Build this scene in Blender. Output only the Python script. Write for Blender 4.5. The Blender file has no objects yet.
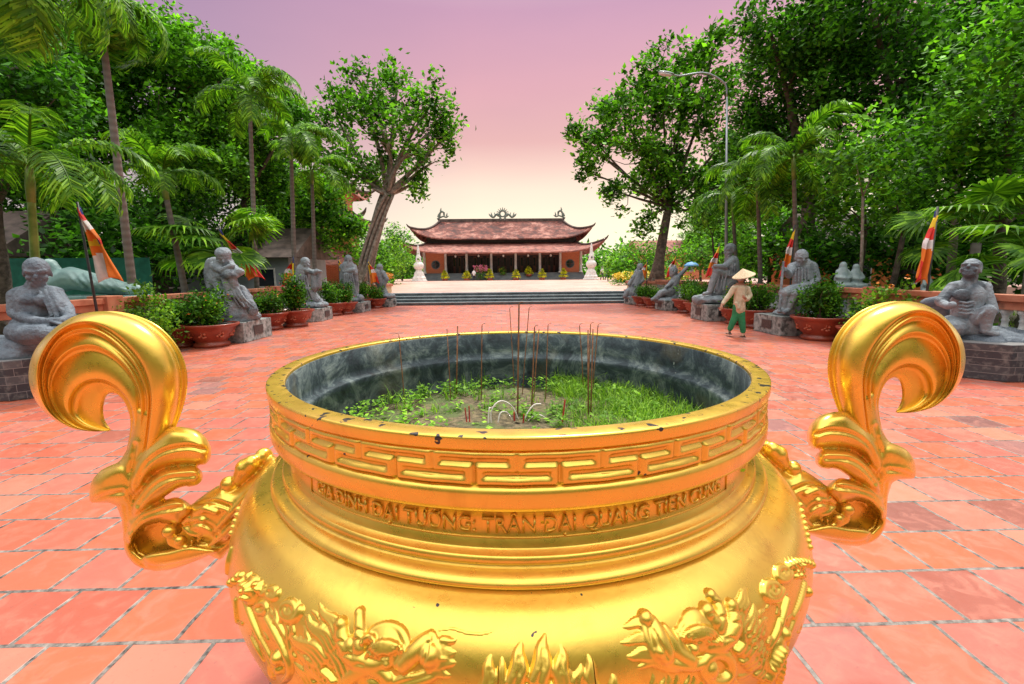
import bpy, bmesh, math, random
import numpy as np
from mathutils import Vector, Matrix, Euler, noise as mnoise
R = math.radians; PI = math.pi
rng = np.random.default_rng(11); random.seed(7)
sc = bpy.context.scene; COL = sc.collection
# ------------------------------------------------------------------ camera
F = 455.0
CAM = Vector((-.05, 0, 1.5))
CM = Matrix.Rotation(R(-1.2), 3, 'Z') @ Matrix.Rotation(PI/2-R(8.62), 3, 'X') @ Matrix.Rotation(R(-.55), 3, 'Z')
cd = bpy.data.cameras.new('camera'); cam = bpy.data.objects.new('camera', cd); COL.objects.link(cam)
cd.sensor_width = 36; cd.lens = F*36/1024; cd.clip_start = .05; cd.clip_end = 2000
cam.matrix_world = Matrix.Translation(CAM) @ CM.to_4x4()
sc.camera = cam
def at(x, y, Y):            # a picture measurement turned into a point of the plane at distance Y
    d = CM @ Vector(((x-512)/F, (342-y)/F, -1)); return CAM + d*(Y/d.y)
def gp(x, y, z=0):
    d = CM @ Vector(((x-512)/F, (342-y)/F, -1)); return CAM + d*((z-CAM.z)/d.z)
# ------------------------------------------------------------------ objects
def tag(o, label=None, cat=None, group=None, kind=None):
    if label: o['label'] = label
    if cat: o['category'] = cat
    if group: o['group'] = group
    if kind: o['kind'] = kind
    return o
def empty(name, loc=(0,0,0), rz=0, label=None, cat=None, group=None):
    o = bpy.data.objects.new(name, None); COL.objects.link(o); o.location = loc; o.rotation_euler = (0,0,rz)
    o.empty_display_size = .1
    return tag(o, label, cat, group)
def link(name, me, m, parent=None):
    o = bpy.data.objects.new(name, me); COL.objects.link(o)
    if m: me.materials.clear(); me.materials.append(m)
    if parent: 
        o.parent = parent
    return o
def kids(o): return [c for c in bpy.data.objects if c.parent is o]
def copytree(src, loc, rz=0, s=1, label=None, cat=None, group=None, parent=None, _k=None):
    c = src.copy(); COL.objects.link(c)
    if parent is None:
        c.location = loc; c.rotation_euler = (0,0,rz); c.scale = (s,s,s) if not hasattr(s,'__len__') else s
        tag(c, label, cat, group)
    else: c.parent = parent
    for ch in src.children: copytree(ch, None, parent=c)
    return c
# mesh accumulator (numpy)
class MB:
    def __init__(s): s.v=[]; s.q=[]; s.n=0
    def add(s, V, Fc):
        V = np.asarray(V, float).reshape(-1,3)
        s.v.append(V)
        for f in Fc: s.q.append([i+s.n for i in f])
        s.n += len(V)
    def box(s, x0,x1,y0,y1,z0,z1, M=None):
        V = np.array([(x,y,z) for z in (z0,z1) for y in (y0,y1) for x in (x0,x1)], float)
        if M is not None: V = np.array([M @ Vector(p) for p in V])
        s.add(V, [(0,2,3,1),(4,5,7,6),(0,1,5,4),(2,6,7,3),(0,4,6,2),(1,3,7,5)])
    def tube(s, pts, rad, n=8, caps=True, flat=1.0):
        pts=[Vector(p) for p in pts]
        if not hasattr(rad,'__len__'): rad=[rad]*len(pts)
        V=[]; up=Vector((0,0,1)); prev=None
        for i,p in enumerate(pts):
            a=pts[max(i-1,0)]; b=pts[min(i+1,len(pts)-1)]; t=(b-a).normalized() if (b-a).length>1e-9 else Vector((0,0,1))
            if prev is None:
                u=t.orthogonal().normalized() if abs(t.z)>.95 else t.cross(up).normalized()
            else:
                u=(prev-t*prev.dot(t)); u=u.normalized() if u.length>1e-6 else t.orthogonal().normalized()
            prev=u; w=t.cross(u)
            for k in range(n):
                a_=2*PI*k/n; V.append(p+(u*math.cos(a_)+w*math.sin(a_)*flat)*rad[i])
        L=len(pts); Fc=[]
        for i in range(L-1):
            for k in range(n):
                k2=(k+1)%n; Fc.append((i*n+k,i*n+k2,(i+1)*n+k2,(i+1)*n+k))
        if caps: Fc.append(tuple(range(n-1,-1,-1))); Fc.append(tuple((L-1)*n+k for k in range(n)))
        s.add([tuple(v) for v in V], Fc)
    def lathe(s, prof, n=32, c=(0,0), a0=0, a1=2*PI, closed=False):
        full = abs(a1-a0-2*PI)<1e-6; m = n if full else n+1
        V=[(c[0]+r*math.cos(a0+(a1-a0)*k/n), c[1]+r*math.sin(a0+(a1-a0)*k/n), z) for r,z in prof for k in range(m)]
        Fc=[]
        for i in range(len(prof)-1):
            for k in range(n):
                k2=(k+1)%m; Fc.append((i*m+k,i*m+k2,(i+1)*m+k2,(i+1)*m+k))
        if closed:
            Fc.append(tuple(range(m-1,-1,-1))); Fc.append(tuple((len(prof)-1)*m+k for k in range(m)))
        s.add(V,Fc)
    def ell(s, c, r, M=None, n=12):
        V=[];c=Vector(c)
        for i in range(1,n):
            th=PI*i/n
            for k in range(2*n):
                ph=PI*k/n; p=Vector((r[0]*math.sin(th)*math.cos(ph), r[1]*math.sin(th)*math.sin(ph), r[2]*math.cos(th)))
                if M is not None: p=M@p
                V.append(c+p)
        t=Vector((0,0,r[2])); b=-t
        if M is not None: t=M@t; b=M@b
        V.append(c+t); V.append(c+b); m=2*n; Fc=[]
        for i in range(n-2):
            for k in range(m):
                k2=(k+1)%m; Fc.append((i*m+k,(i+1)*m+k,(i+1)*m+k2,i*m+k2))
        T=(n-1)*m
        for k in range(m):
            k2=(k+1)%m; Fc.append((T,k,k2)); Fc.append((T+1,(n-2)*m+k2,(n-2)*m+k))
        s.add([tuple(v) for v in V],Fc)
    def cap(s, p0, p1, r0, r1, n=12):       # tapered capsule
        p0=Vector(p0);p1=Vector(p1); d=p1-p0; L=d.length
        if L<1e-6: s.ell(p0,(r0,r0,r0)); return
        t=d/L; K=5; pts=[];rad=[]
        for i in range(K): a=PI/2*(1-i/K); pts.append(p0-t*r0*math.sin(a)); rad.append(max(r0*math.cos(a),r0*.02))
        for i in range(9): f=i/8; pts.append(p0+d*f); rad.append(r0+(r1-r0)*f)
        for i in range(1,K+1): a=PI/2*i/K; pts.append(p1+t*r1*math.sin(a)); rad.append(max(r1*math.cos(a),r1*.02))
        s.tube(pts,rad,n)
    def path(s, pts, rr):
        for i in range(len(pts)-1): s.cap(pts[i],pts[i+1],rr[i],rr[i+1])
    def mesh(s, name, smooth=False):
        me = bpy.data.meshes.new(name)
        V = np.concatenate(s.v) if s.v else np.zeros((0,3))
        me.from_pydata([tuple(p) for p in V], [], s.q); 
        if smooth: me.polygons.foreach_set('use_smooth', [True]*len(me.polygons))
        me.update(); return me
    def build(s, name, m, parent=None, smooth=False, bevel=0, fixn=False):
        me = s.mesh(name, smooth)
        if fixn or bevel:
            bm=bmesh.new(); bm.from_mesh(me)
            if fixn: bmesh.ops.recalc_face_normals(bm, faces=bm.faces)
            if bevel: bmesh.ops.bevel(bm, geom=bm.edges[:], offset=bevel, segments=2, affect='EDGES', profile=.6)
            bm.to_mesh(me); bm.free()
        return link(name, me, m, parent)
def quads_mesh(name, V, m, parent=None, tris=False, smooth=False):   # fast: V (N,4,3)
    N=len(V); k=V.shape[1]
    me=bpy.data.meshes.new(name); me.vertices.add(N*k); me.vertices.foreach_set('co', V.astype(np.float32).ravel())
    me.loops.add(N*k); me.loops.foreach_set('vertex_index', np.arange(N*k,dtype=np.int32))
    me.polygons.add(N); me.polygons.foreach_set('loop_start', np.arange(N,dtype=np.int32)*k); me.polygons.foreach_set('loop_total', np.full(N,k,dtype=np.int32))
    me.update(calc_edges=True); me.validate()
    return link(name, me, m, parent)
def grid_mesh(P, wrapu=False, thick=0):      # P (nu,nv,3) -> verts, quads
    nu,nv=P.shape[:2]; i=np.arange(nu*nv).reshape(nu,nv); fs=[]
    U=nu if wrapu else nu-1
    for a in range(U):
        b=(a+1)%nu
        for c in range(nv-1): fs.append((i[a,c],i[b,c],i[b,c+1],i[a,c+1]))
    return P.reshape(-1,3), fs
def remeshed(mb, name, voxel, m, parent=None, smooth=4, fac=.6, disp=None):
    me = mb.mesh(name+'_raw'); o = bpy.data.objects.new('tmp', me); COL.objects.link(o)
    md=o.modifiers.new('r','REMESH'); md.mode='VOXEL'; md.voxel_size=voxel; md.use_smooth_shade=True
    if smooth: sm=o.modifiers.new('s','SMOOTH'); sm.iterations=smooth; sm.factor=fac
    if disp:
        tx=bpy.data.textures.new('c','CLOUDS'); tx.noise_scale=disp[1]; tx.noise_depth=3
        dm=o.modifiers.new('d','DISPLACE'); dm.texture=tx; dm.strength=disp[0]; dm.mid_level=.5; dm.texture_coords='LOCAL'
    dg=bpy.context.evaluated_depsgraph_get(); dg.update()
    me2=bpy.data.meshes.new_from_object(o.evaluated_get(dg)); me2.name=name
    bpy.data.objects.remove(o); bpy.data.meshes.remove(me)
    me2.polygons.foreach_set('use_smooth',[True]*len(me2.polygons))
    return link(name, me2, m, parent)
def cr(pts, n):            # catmull-rom through points -> n samples
    P=np.array([tuple(p) for p in pts],float); k=len(P); 
    Q=np.vstack([2*P[0]-P[1],P,2*P[-1]-P[-2]]); out=[]
    for t in np.linspace(0,k-1-1e-9,n):
        i=int(t); f=t-i; a,b,c,d=Q[i],Q[i+1],Q[i+2],Q[i+3]
        out.append(.5*((2*b)+(-a+c)*f+(2*a-5*b+4*c-d)*f*f+(-a+3*b-3*c+d)*f**3))
    return np.array(out)
# ------------------------------------------------------------------ materials
def mat(name, col=(.5,.5,.5), rough=.6, metal=0, spec=.5):
    m=bpy.data.materials.new(name); m.use_nodes=True; b=m.node_tree.nodes['Principled BSDF']
    b.inputs['Base Color'].default_value=(*col,1); b.inputs['Roughness'].default_value=rough; b.inputs['Metallic'].default_value=metal
    b.inputs['Specular IOR Level'].default_value=spec
    return m
class NT:
    def __init__(s,m): s.m=m; s.t=m.node_tree; s.b=s.t.nodes['Principled BSDF']; s.c=None
    def n(s,ty,**k):
        x=s.t.nodes.new(ty)
        for a,v in k.items(): setattr(x,a,v)
        return x
    def l(s,a,b): s.t.links.new(a,b)
    def co(s):
        if not s.c: s.c=s.n('ShaderNodeTexCoord').outputs['Object']
        return s.c
    def noise(s,scale,detail=4,rough=.55,vec=None,dist=0):
        x=s.n('ShaderNodeTexNoise'); x.inputs['Scale'].default_value=scale; x.inputs['Detail'].default_value=detail; x.inputs['Roughness'].default_value=rough; x.inputs['Distortion'].default_value=dist
        s.l(vec or s.co(), x.inputs['Vector']); return x.outputs['Fac']
    def ramp(s,fac,stops):
        r=s.n('ShaderNodeValToRGB'); e=r.color_ramp.elements
        while len(e)<len(stops): e.new(.5)
        for q,(p,c) in zip(e,stops): q.position=p; q.color=(*c,1) if len(c)==3 else c
        s.l(fac,r.inputs[0]); return r.outputs['Color']
    def mix(s,fac,a,b,mode='MIX'):
        x=s.n('ShaderNodeMix',data_type='RGBA',blend_type=mode)
        for i,v in ((0,fac),(6,a),(7,b)):
            if hasattr(v,'type') and not isinstance(v,(float,int,tuple)): s.l(v,x.inputs[i])
            elif i==0: x.inputs[0].default_value=v
            else: x.inputs[i].default_value=(*v,1)
        return x.outputs[2]
    def bump(s,h,strength=.3,dist=.02,prev=None):
        x=s.n('ShaderNodeBump'); x.inputs['Strength'].default_value=strength; x.inputs['Distance'].default_value=dist
        s.l(h,x.inputs['Height']); 
        if prev: s.l(prev,x.inputs['Normal'])
        s.l(x.outputs[0],s.b.inputs['Normal']); return x.outputs[0]
    def col(s,c): s.l(c,s.b.inputs['Base Color'])
    def mapping(s,scale=(1,1,1),loc=(0,0,0),rot=(0,0,0)):
        x=s.n('ShaderNodeMapping'); x.inputs['Scale'].default_value=scale; x.inputs['Location'].default_value=loc; x.inputs['Rotation'].default_value=rot
        s.l(s.co(),x.inputs['Vector']); return x.outputs[0]
def noisy(name, c0, c1, scale=6, rough=.7, bump=.3, bdist=.02, metal=0, bscale=None, lo=.35, hi=.65, extra=None):
    m=mat(name,c0,rough,metal); t=NT(m); f=t.noise(scale,6)
    c=t.ramp(f,[(lo,c0),(hi,c1)])
    if extra: c=t.mix(t.ramp(t.noise(extra[0],3),[(extra[2],(0,0,0)),(extra[2]+.1,(1,1,1))]),c,extra[1])
    t.col(c)
    if bump: t.bump(t.noise(bscale or scale*4,5),bump,bdist)
    return m
def leafmat(name, dark, light, rough=.55, trans=.36, spec=.18):
    m=mat(name,dark,rough,spec=spec); t=NT(m)
    g=t.n('ShaderNodeNewGeometry'); f=t.noise(1.1,3)
    c1=t.ramp(g.outputs['Random Per Island'],[(0,dark),(.55,tuple(a*.6+b*.4 for a,b in zip(dark,light))),(.85,light),(1,tuple(x*1.35 for x in light))])
    c=t.mix(t.ramp(f,[(.35,(.7,.7,.7)),(.65,(1.25,1.25,1.25))]),(0,0,0),c1,'MIX')
    mm=t.n('ShaderNodeMix',data_type='RGBA',blend_type='MULTIPLY'); mm.inputs[0].default_value=1
    t.l(c1,mm.inputs[6]); t.l(t.ramp(f,[(.36,(.42,.48,.45)),(.62,(1.5,1.4,1.05))]),mm.inputs[7]); c=mm.outputs[2]  # highlight and shade contrast between clumps put into the leaf colour
    t.col(c)
    tr=t.n('ShaderNodeBsdfTranslucent'); mx=t.n('ShaderNodeMixShader'); mx.inputs[0].default_value=trans
    g2=t.n('ShaderNodeMix',data_type='RGBA',blend_type='MULTIPLY'); g2.inputs[0].default_value=1; t.l(c,g2.inputs[6]); g2.inputs[7].default_value=(1.3,1.5,.5,1)
    t.l(g2.outputs[2],tr.inputs[0]); t.l(t.b.outputs[0],mx.inputs[1]); t.l(tr.outputs[0],mx.inputs[2])
    t.l(mx.outputs[0],t.t.nodes['Material Output'].inputs['Surface'])
    return m
M={}
# gold paint
def gold(name, base=(.93,.605,.085), chips=True):
    m=mat(name,base,.3,.74); t=NT(m)
    c=t.ramp(t.noise(2.2,4),[(.3,tuple(x*.86 for x in base)),(.7,tuple(min(1,x*1.05) for x in base))])
    f=t.ramp(t.noise(26,6,.6),[(.3,(.24,.24,.24)),(.75,(.36,.36,.36))])
    if chips:
        sz=t.n('ShaderNodeSeparateXYZ'); t.l(t.co(),sz.inputs[0]); mr=t.n('ShaderNodeMapRange'); mr.inputs[1].default_value=1.188; mr.inputs[2].default_value=1.196; mr.inputs[4].default_value=.125; t.l(sz.outputs[2],mr.inputs[0])
        aa=t.n('ShaderNodeMath',operation='ADD'); t.l(t.noise(34,2,.5),aa.inputs[0]); t.l(mr.outputs[0],aa.inputs[1])
        ch=t.ramp(aa.outputs[0],[(.745,(0,0,0)),(.76,(1,1,1))])
        c=t.mix(ch,c,(.02,.018,.02)); 
        mm=t.n('ShaderNodeMath',operation='MULTIPLY_ADD'); t.l(ch,mm.inputs[0]); mm.inputs[1].default_value=-.7; mm.inputs[2].default_value=.74
        t.l(mm.outputs[0],t.b.inputs['Metallic'])
    c=t.mix(t.ramp(t.noise(4.5,7,.68,dist=.7),[(.54,(0,0,0)),(.72,(.55,.55,.55))]),c,(.52,.29,.03))
    t.col(c); t.l(f,t.b.inputs['Roughness'])
    t.b.inputs['Coat Weight'].default_value=.4; t.b.inputs['Coat Roughness'].default_value=.24
    t.bump(t.noise(9,5),.14,.01)
    return m
M['gold']=gold('gold_paint'); M['gold_clean']=gold('gold_paint_clean',chips=False)
m=M['patina']=mat('patina',(.1,.14,.15),.6,.2); t=NT(m)
c=t.ramp(t.noise(8,9,.75,dist=.8),[(.34,(.012,.02,.026)),(.48,(.045,.07,.08)),(.56,(.13,.17,.17)),(.66,(.27,.32,.30))])
c=t.mix(t.ramp(t.noise(3,4),[(.52,(0,0,0)),(.66,(.6,.6,.6))]),c,(.16,.13,.06))
sep=t.n('ShaderNodeSeparateXYZ'); t.l(t.co(),sep.inputs[0])
c=t.mix(t.ramp(t.noise(13,5,.7,vec=t.mapping((1,1,.35))),[(.67,(0,0,0)),(.69,(.8,.8,.8))]),c,(.45,.52,.48)); t.col(c); t.bump(t.noise(30,6),.4,.01)
# floor tiles
def tiles(name, w=.338, ox=.428, oy=1.715, mortar=.012, c=((.52,.13,.07),(.44,.10,.06)), grout=(.19,.17,.15), pale=(.56,.21,.14), two=False):
    m=mat(name,c[0],.5,spec=.5); t=NT(m); v=t.mapping(loc=(-ox,-oy,0))
    nn=t.n('ShaderNodeTexNoise'); nn.inputs['Scale'].default_value=5; t.l(v,nn.inputs[0])
    wob=t.n('ShaderNodeMix',data_type='RGBA',blend_type='LINEAR_LIGHT'); wob.inputs[0].default_value=.006; t.l(v,wob.inputs[6]); t.l(nn.outputs['Color'],wob.inputs[7])
    br=t.n('ShaderNodeTexBrick'); br.offset=.5; br.offset_frequency=2
    for k,x in (('Scale',1),('Mortar Size',mortar),('Mortar Smooth',.35),('Bias',0),('Brick Width',w),('Row Height',w)): br.inputs[k].default_value=x
    br.inputs['Color1'].default_value=(0,0,0,1); br.inputs['Color2'].default_value=(1,1,1,1); br.inputs['Mortar'].default_value=(.5,.5,.5,1)
    t.l(wob.outputs[2],br.inputs['Vector'])
    base=t.ramp(br.outputs['Color'],[(0,(.22,.10,.09)),(.04,(.30,.10,.07)),(.08,c[1]),(.3,(.56,.135,.06)),(.5,c[0]),(.7,(.49,.13,.10)),(.9,(.58,.18,.12)),(.96,(.60,.22,.14)),(1,(.25,.13,.13))])
    if two: base=t.mix(.65,base,(.78,.56,.46))
    st=t.noise(7,7,.65,vec=v,dist=1.0)
    base=t.mix(t.ramp(st,[(.48,(0,0,0)),(.7,(.55,.55,.55))]),base,pale)
    base=t.mix(t.ramp(t.noise(1.6,6,.6,vec=v,dist=.8),[(.6,(0,0,0)),(.72,(.5,.5,.5))]),base,(.20,.10,.09))
    base=t.mix(t.ramp(t.noise(.35,3,.6,vec=v),[(.4,(0,0,0)),(.6,(.35,.35,.35))]),base,(.42,.11,.07))
    base=t.mix(t.ramp(t.noise(60,3,.6,vec=v),[(.62,(0,0,0)),(.72,(.35,.35,.35))]),base,(.16,.08,.07))
    g=t.ramp(t.noise(17,7,.7,vec=v),[(.36,tuple(x*.25 for x in grout)),(.5,grout),(.66,tuple(x*1.9 for x in grout))])
    t.col(t.mix(br.outputs['Fac'],base,g))
    inv=t.n('ShaderNodeMath',operation='SUBTRACT'); inv.inputs[0].default_value=1; t.l(br.outputs['Fac'],inv.inputs[1])
    p=t.bump(inv.outputs[0],.55,.006); t.bump(t.noise(40,4,vec=v),.12,.004,p)
    t.l(t.ramp(st,[(.3,(.30,.30,.30)),(.7,(.5,.5,.5))]),t.b.inputs['Roughness'])
    return m
M['tiles']=tiles('terracotta_tiles')
M['tiles2']=tiles('terrace_tiles',grout=(.55,.45,.4),c=((.70,.45,.36),(.66,.40,.33)),pale=(.75,.56,.47),mortar=.006,two=True)
M['stone']=noisy('carved_stone',(.15,.185,.215),(.31,.355,.39),3,.7,.9,.03,bscale=22,lo=.3,hi=.75,extra=(2.2,(.07,.09,.11),.56))
M['stone_dark']=noisy('dark_stone',(.07,.095,.125),(.20,.24,.28),5,.7,.9,.03,bscale=22,lo=.3,hi=.75)
M['pedestal']=noisy('marbled_pedestal',(.12,.15,.15),(.42,.45,.44),9,.5,.15,.01,lo=.35,hi=.65,extra=(6,(.07,.08,.08),.55))
m=M['pedbrick']=mat('slate_block',(.1,.11,.12),.5); t=NT(m); br=t.n('ShaderNodeTexBrick')
for k,x in (('Scale',1),('Mortar Size',.004),('Brick Width',.22),('Row Height',.1),('Bias',-.2)): br.inputs[k].default_value=x
br.inputs['Color1'].default_value=(.035,.04,.05,1); br.inputs['Color2'].default_value=(.11,.12,.13,1); br.inputs['Mortar'].default_value=(.2,.2,.2,1)
s1=t.n('ShaderNodeSeparateXYZ'); t.l(t.co(),s1.inputs[0]); ad=t.n('ShaderNodeMath',operation='ADD'); t.l(s1.outputs[0],ad.inputs[0]); t.l(s1.outputs[1],ad.inputs[1])
cb=t.n('ShaderNodeCombineXYZ'); t.l(ad.outputs[0],cb.inputs[0]); t.l(s1.outputs[2],cb.inputs[1]); t.l(cb.outputs[0],br.inputs['Vector'])
t.col(t.mix(t.ramp(t.noise(14,6),[(.5,(0,0,0)),(.7,(.6,.6,.6))]),br.outputs['Color'],(.22,.22,.21))); t.bump(t.noise(20,5),.3,.01)
M['plaque']=noisy('black_plaque',(.015,.018,.02),(.05,.055,.06),30,.3,0)
M['terracotta']=noisy('glazed_terracotta',(.21,.04,.022),(.34,.07,.035),5,.3,.1,.01)
M['terralight']=noisy('terracotta_relief',(.42,.11,.06),(.5,.16,.09),9,.4,.1,.01)
M['rail']=noisy('orange_rail',(.40,.12,.06),(.55,.22,.13),4,.6,.3,.01,extra=(2.5,(.12,.06,.04),.58))
M['baluster']=noisy('baluster_white',(.42,.45,.45),(.68,.70,.69),12,.55,.2,.01)
M['soil']=noisy('soil',(.05,.035,.02),(.14,.11,.06),14,.95,.6,.03)
M['sand']=noisy('incense_sand',(.06,.05,.025),(.22,.17,.09),40,.95,.6,.02,extra=(6,(.10,.13,.04),.5))
M['garden']=noisy('garden_soil',(.03,.035,.015),(.09,.08,.04),.8,.95,.4,.05)
M['bark']=noisy('bark',(.06,.045,.035),(.17,.13,.10),7,.9,.9,.04,bscale=18)
M['bark_pale']=noisy('pale_bark',(.16,.13,.10),(.36,.31,.26),7,.9,.9,.04,bscale=14)
m=M['palmbark']=mat('palm_bark',(.2,.17,.15),.8); t=NT(m); w=t.n('ShaderNodeTexWave',bands_direction='Z'); w.inputs['Scale'].default_value=2.2; w.inputs['Distortion'].default_value=1.5; w.inputs['Detail'].default_value=3
t.l(t.co(),w.inputs[0]); t.col(t.mix(t.noise(4,5),t.mix(w.outputs['Fac'],(.17,.145,.125),(.25,.22,.19)),(.10,.09,.08))); t.bump(w.outputs['Fac'],.35,.015)
M['crownshaft']=noisy('green_crownshaft',(.09,.18,.03),(.2,.30,.06),6,.4,0)
M['leaf_mid']=leafmat('leaf_mid',(.018,.075,.010),(.19,.50,.045))
M['leaf_dark']=leafmat('leaf_dark',(.010,.05,.010),(.12,.36,.04))
M['leaf_light']=leafmat('leaf_light',(.06,.18,.015),(.24,.46,.05))
M['leaf_palm']=leafmat('leaf_palm',(.03,.12,.012),(.20,.42,.04),.45)
M['leaf_shrub']=leafmat('leaf_shrub',(.02,.09,.012),(.14,.36,.035))
M['grass']=leafmat('grass_blade',(.06,.16,.015),(.24,.42,.05))
M['leaf_yellow']=leafmat('leaf_yellow',(.5,.52,.02),(.85,.78,.04))
M['flower_red']=mat('flower_red',(.6,.06,.03),.5); M['flower_orange']=mat('flower_orange',(.8,.28,.03),.5)
M['flower_pink']=mat('flower_pink',(.75,.2,.32),.5); M['flower_yellow']=mat('flower_yellow',(.8,.6,.03),.5)
M['dead']=leafmat('dead_leaf',(.35,.12,.02),(.6,.3,.05))
M['white']=noisy('white_stone',(.6,.59,.56),(.78,.77,.74),3,.6,.2,.01)
M['colwhite']=noisy('column_white',(.55,.54,.52),(.7,.69,.67),3,.5,0)
M['darkstep']=noisy('dark_granite',(.045,.06,.07),(.10,.125,.14),3,.4,.1,.01)
M['stepedge']=noisy('granite_nosing',(.22,.27,.29),(.32,.37,.39),3,.4,.1,.01)
M['plinth']=noisy('grey_plinth',(.10,.12,.135),(.17,.19,.2),1.2,.6,0)
m=M['brickwall']=mat('brick_wall',(.5,.15,.08),.8); t=NT(m); br=t.n('ShaderNodeTexBrick')
for k,x in (('Scale',1),('Mortar Size',.012),('Brick Width',.3),('Row Height',.1)): br.inputs[k].default_value=x
br.inputs['Color1'].default_value=(.62,.17,.07,1); br.inputs['Color2'].default_value=(.52,.13,.05,1); br.inputs['Mortar'].default_value=(.6,.3,.18,1)
t.l(t.mapping(rot=(PI/2,0,0)),br.inputs['Vector']); t.col(br.outputs['Color'])
def rooft(name,c0,c1,c2,rib=3.2):
    m=mat(name,c0,.8); t=NT(m)
    c=t.ramp(t.noise(.55,8,.72),[(.40,c0),(.5,c1),(.60,c2)])
    c=t.mix(t.ramp(t.noise(1.6,6,.7),[(.5,(0,0,0)),(.62,(.75,.75,.75))]),c,(.09,.045,.04)); t.col(c)
    w=t.n('ShaderNodeTexWave',bands_direction='X',wave_profile='SIN'); w.inputs['Scale'].default_value=rib; t.l(t.co(),w.inputs[0]); t.bump(w.outputs['Fac'],.8,.06)
    return m
M['roof']=rooft('old_roof_tiles',(.09,.035,.03),(.27,.08,.055),(.55,.26,.20))
M['roof_low']=rooft('red_roof_tiles',(.26,.09,.07),(.42,.15,.11),(.55,.26,.2))
M['ridge']=noisy('roof_ridge',(.05,.035,.03),(.14,.10,.085),2,.8,0)
M['finial']=noisy('grey_green_finial',(.12,.16,.13),(.25,.29,.25),3,.7,0)
M['darkwood']=noisy('dark_wood',(.012,.010,.012),(.045,.035,.035),3,.5,0)
M['woodframe']=noisy('red_wood',(.10,.03,.02),(.17,.06,.04),3,.5,0)
M['glassdark']=mat('dark_glass',(.015,.02,.03),.15)
M['gold_small']=mat('brass',(.7,.5,.12),.35,.8)
M['steel']=noisy('galvanised_steel',(.28,.31,.33),(.36,.39,.41),4,.4,0,metal=.6)
M['lampwhite']=mat('lamp_glass',(.7,.72,.75),.2)
M['jade']=noisy('jade_paint',(.14,.27,.26),(.28,.42,.40),4,.5,.2,.01)
M['pale_blue']=noisy('pale_blue_stone',(.22,.30,.32),(.40,.48,.49),6,.6,.2,.01)
M['greennet']=noisy('green_netting',(.01,.12,.08),(.02,.19,.13),5,.8,0)
M['greywall']=noisy('grey_wall',(.20,.24,.27),(.3,.33,.36),1,.8,0)
M['cream']=noisy('cream_wall',(.55,.44,.26),(.66,.55,.36),1,.8,0)
M['pole']=noisy('dark_pole',(.02,.02,.022),(.05,.05,.055),8,.5,0)
M['stick']=noisy('incense_brown',(.16,.06,.03),(.32,.14,.06),60,.8,0)
M['stickred']=noisy('incense_red',(.35,.015,.012),(.5,.04,.03),40,.7,0)
M['ash']=noisy('incense_ash',(.6,.55,.48),(.8,.75,.68),60,.9,0)
for k,c in (('fy',(.85,.62,.02)),('fr',(.72,.03,.02)),('fw',(.78,.76,.76)),('fo',(.85,.22,.02)),('fb',(.02,.03,.25))): M[k]=noisy('flag_cloth_'+k,c,tuple(x*.8 for x in c),6,.7,.2,.01)
M['skin']=noisy('skin',(.36,.18,.11),(.44,.24,.16),9,.55,0); M['hair']=mat('hair',(.012,.01,.01),.5)
M['jacket']=noisy('beige_jacket',(.45,.40,.27),(.58,.52,.38),9,.8,.3,.01); M['green_cloth']=noisy('green_cloth',(.01,.17,.07),(.02,.27,.11),9,.7,.3,.01)
M['straw']=noisy('straw_hat',(.55,.42,.24),(.72,.6,.4),30,.7,.4,.01); M['mask']=mat('grey_mask',(.3,.32,.36),.7)
M['cloth_white']=mat('white_shirt',(.72,.74,.76),.8); M['cloth_navy']=mat('navy_cloth',(.03,.05,.12),.8); M['cloth_dark']=mat('dark_trousers',(.02,.025,.035),.8)
M['umbrella']=mat('blue_parasol',(.10,.32,.62),.6); M['sandal']=mat('brown_sandal',(.08,.04,.03),.7)
M['brick_dummy']=None; M['orange_paint']=noisy('orange_paint',(.75,.2,.04),(.65,.16,.03),4,.6,0)
# ================================================================== setting
def sheet(name, x0,x1,y0,y1,z,m,n=1):
    mb=MB(); mb.add([(x0,y0,z),(x1,y0,z),(x1,y1,z),(x0,y1,z)],[(0,1,2,3)]); return tag(mb.build(name,m),kind='structure')
sheet('ground',-900,900,-60,1500,-.012,M['garden'])
sheet('plaza',-7.3,7.3,-8,22.2,-.004,M['tiles'])
ST=22.0; TZ=.55
mb=MB(); mb.box(-30,30,ST+1.29,86,-.01,TZ); tag(mb.build('upper_terrace',M['tiles2']),kind='structure')
steps=empty('steps'); tag(steps,kind='structure')
for i in range(4):
    mb=MB(); z=TZ/4*(i+1); y=ST+.32*i
    mb.box(-5.75,6.15,y,ST+1.285,z-TZ/4,z-.035) ; mb.build('step_riser',M['darkstep'],steps)
    mb=MB(); mb.box(-5.77,6.17,y-.02,y+.35 if i<3 else ST+1.33,z-.035,z+(.004 if i==3 else 0)); mb.build('step_tread',M['stepedge'],steps)
for s,x0,x1 in ((-1,-7.3,-5.78),(1,6.18,7.6)):
    mb=MB(); mb.box(x0,x1,ST+.25,ST+1.285,0,.62); tag(mb.build('retaining_wall',M['terracotta'],bevel=.02),label='reddish low wall end closing the '+('left' if s<0 else 'right')+' side of the wide steps',cat='low wall')
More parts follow.
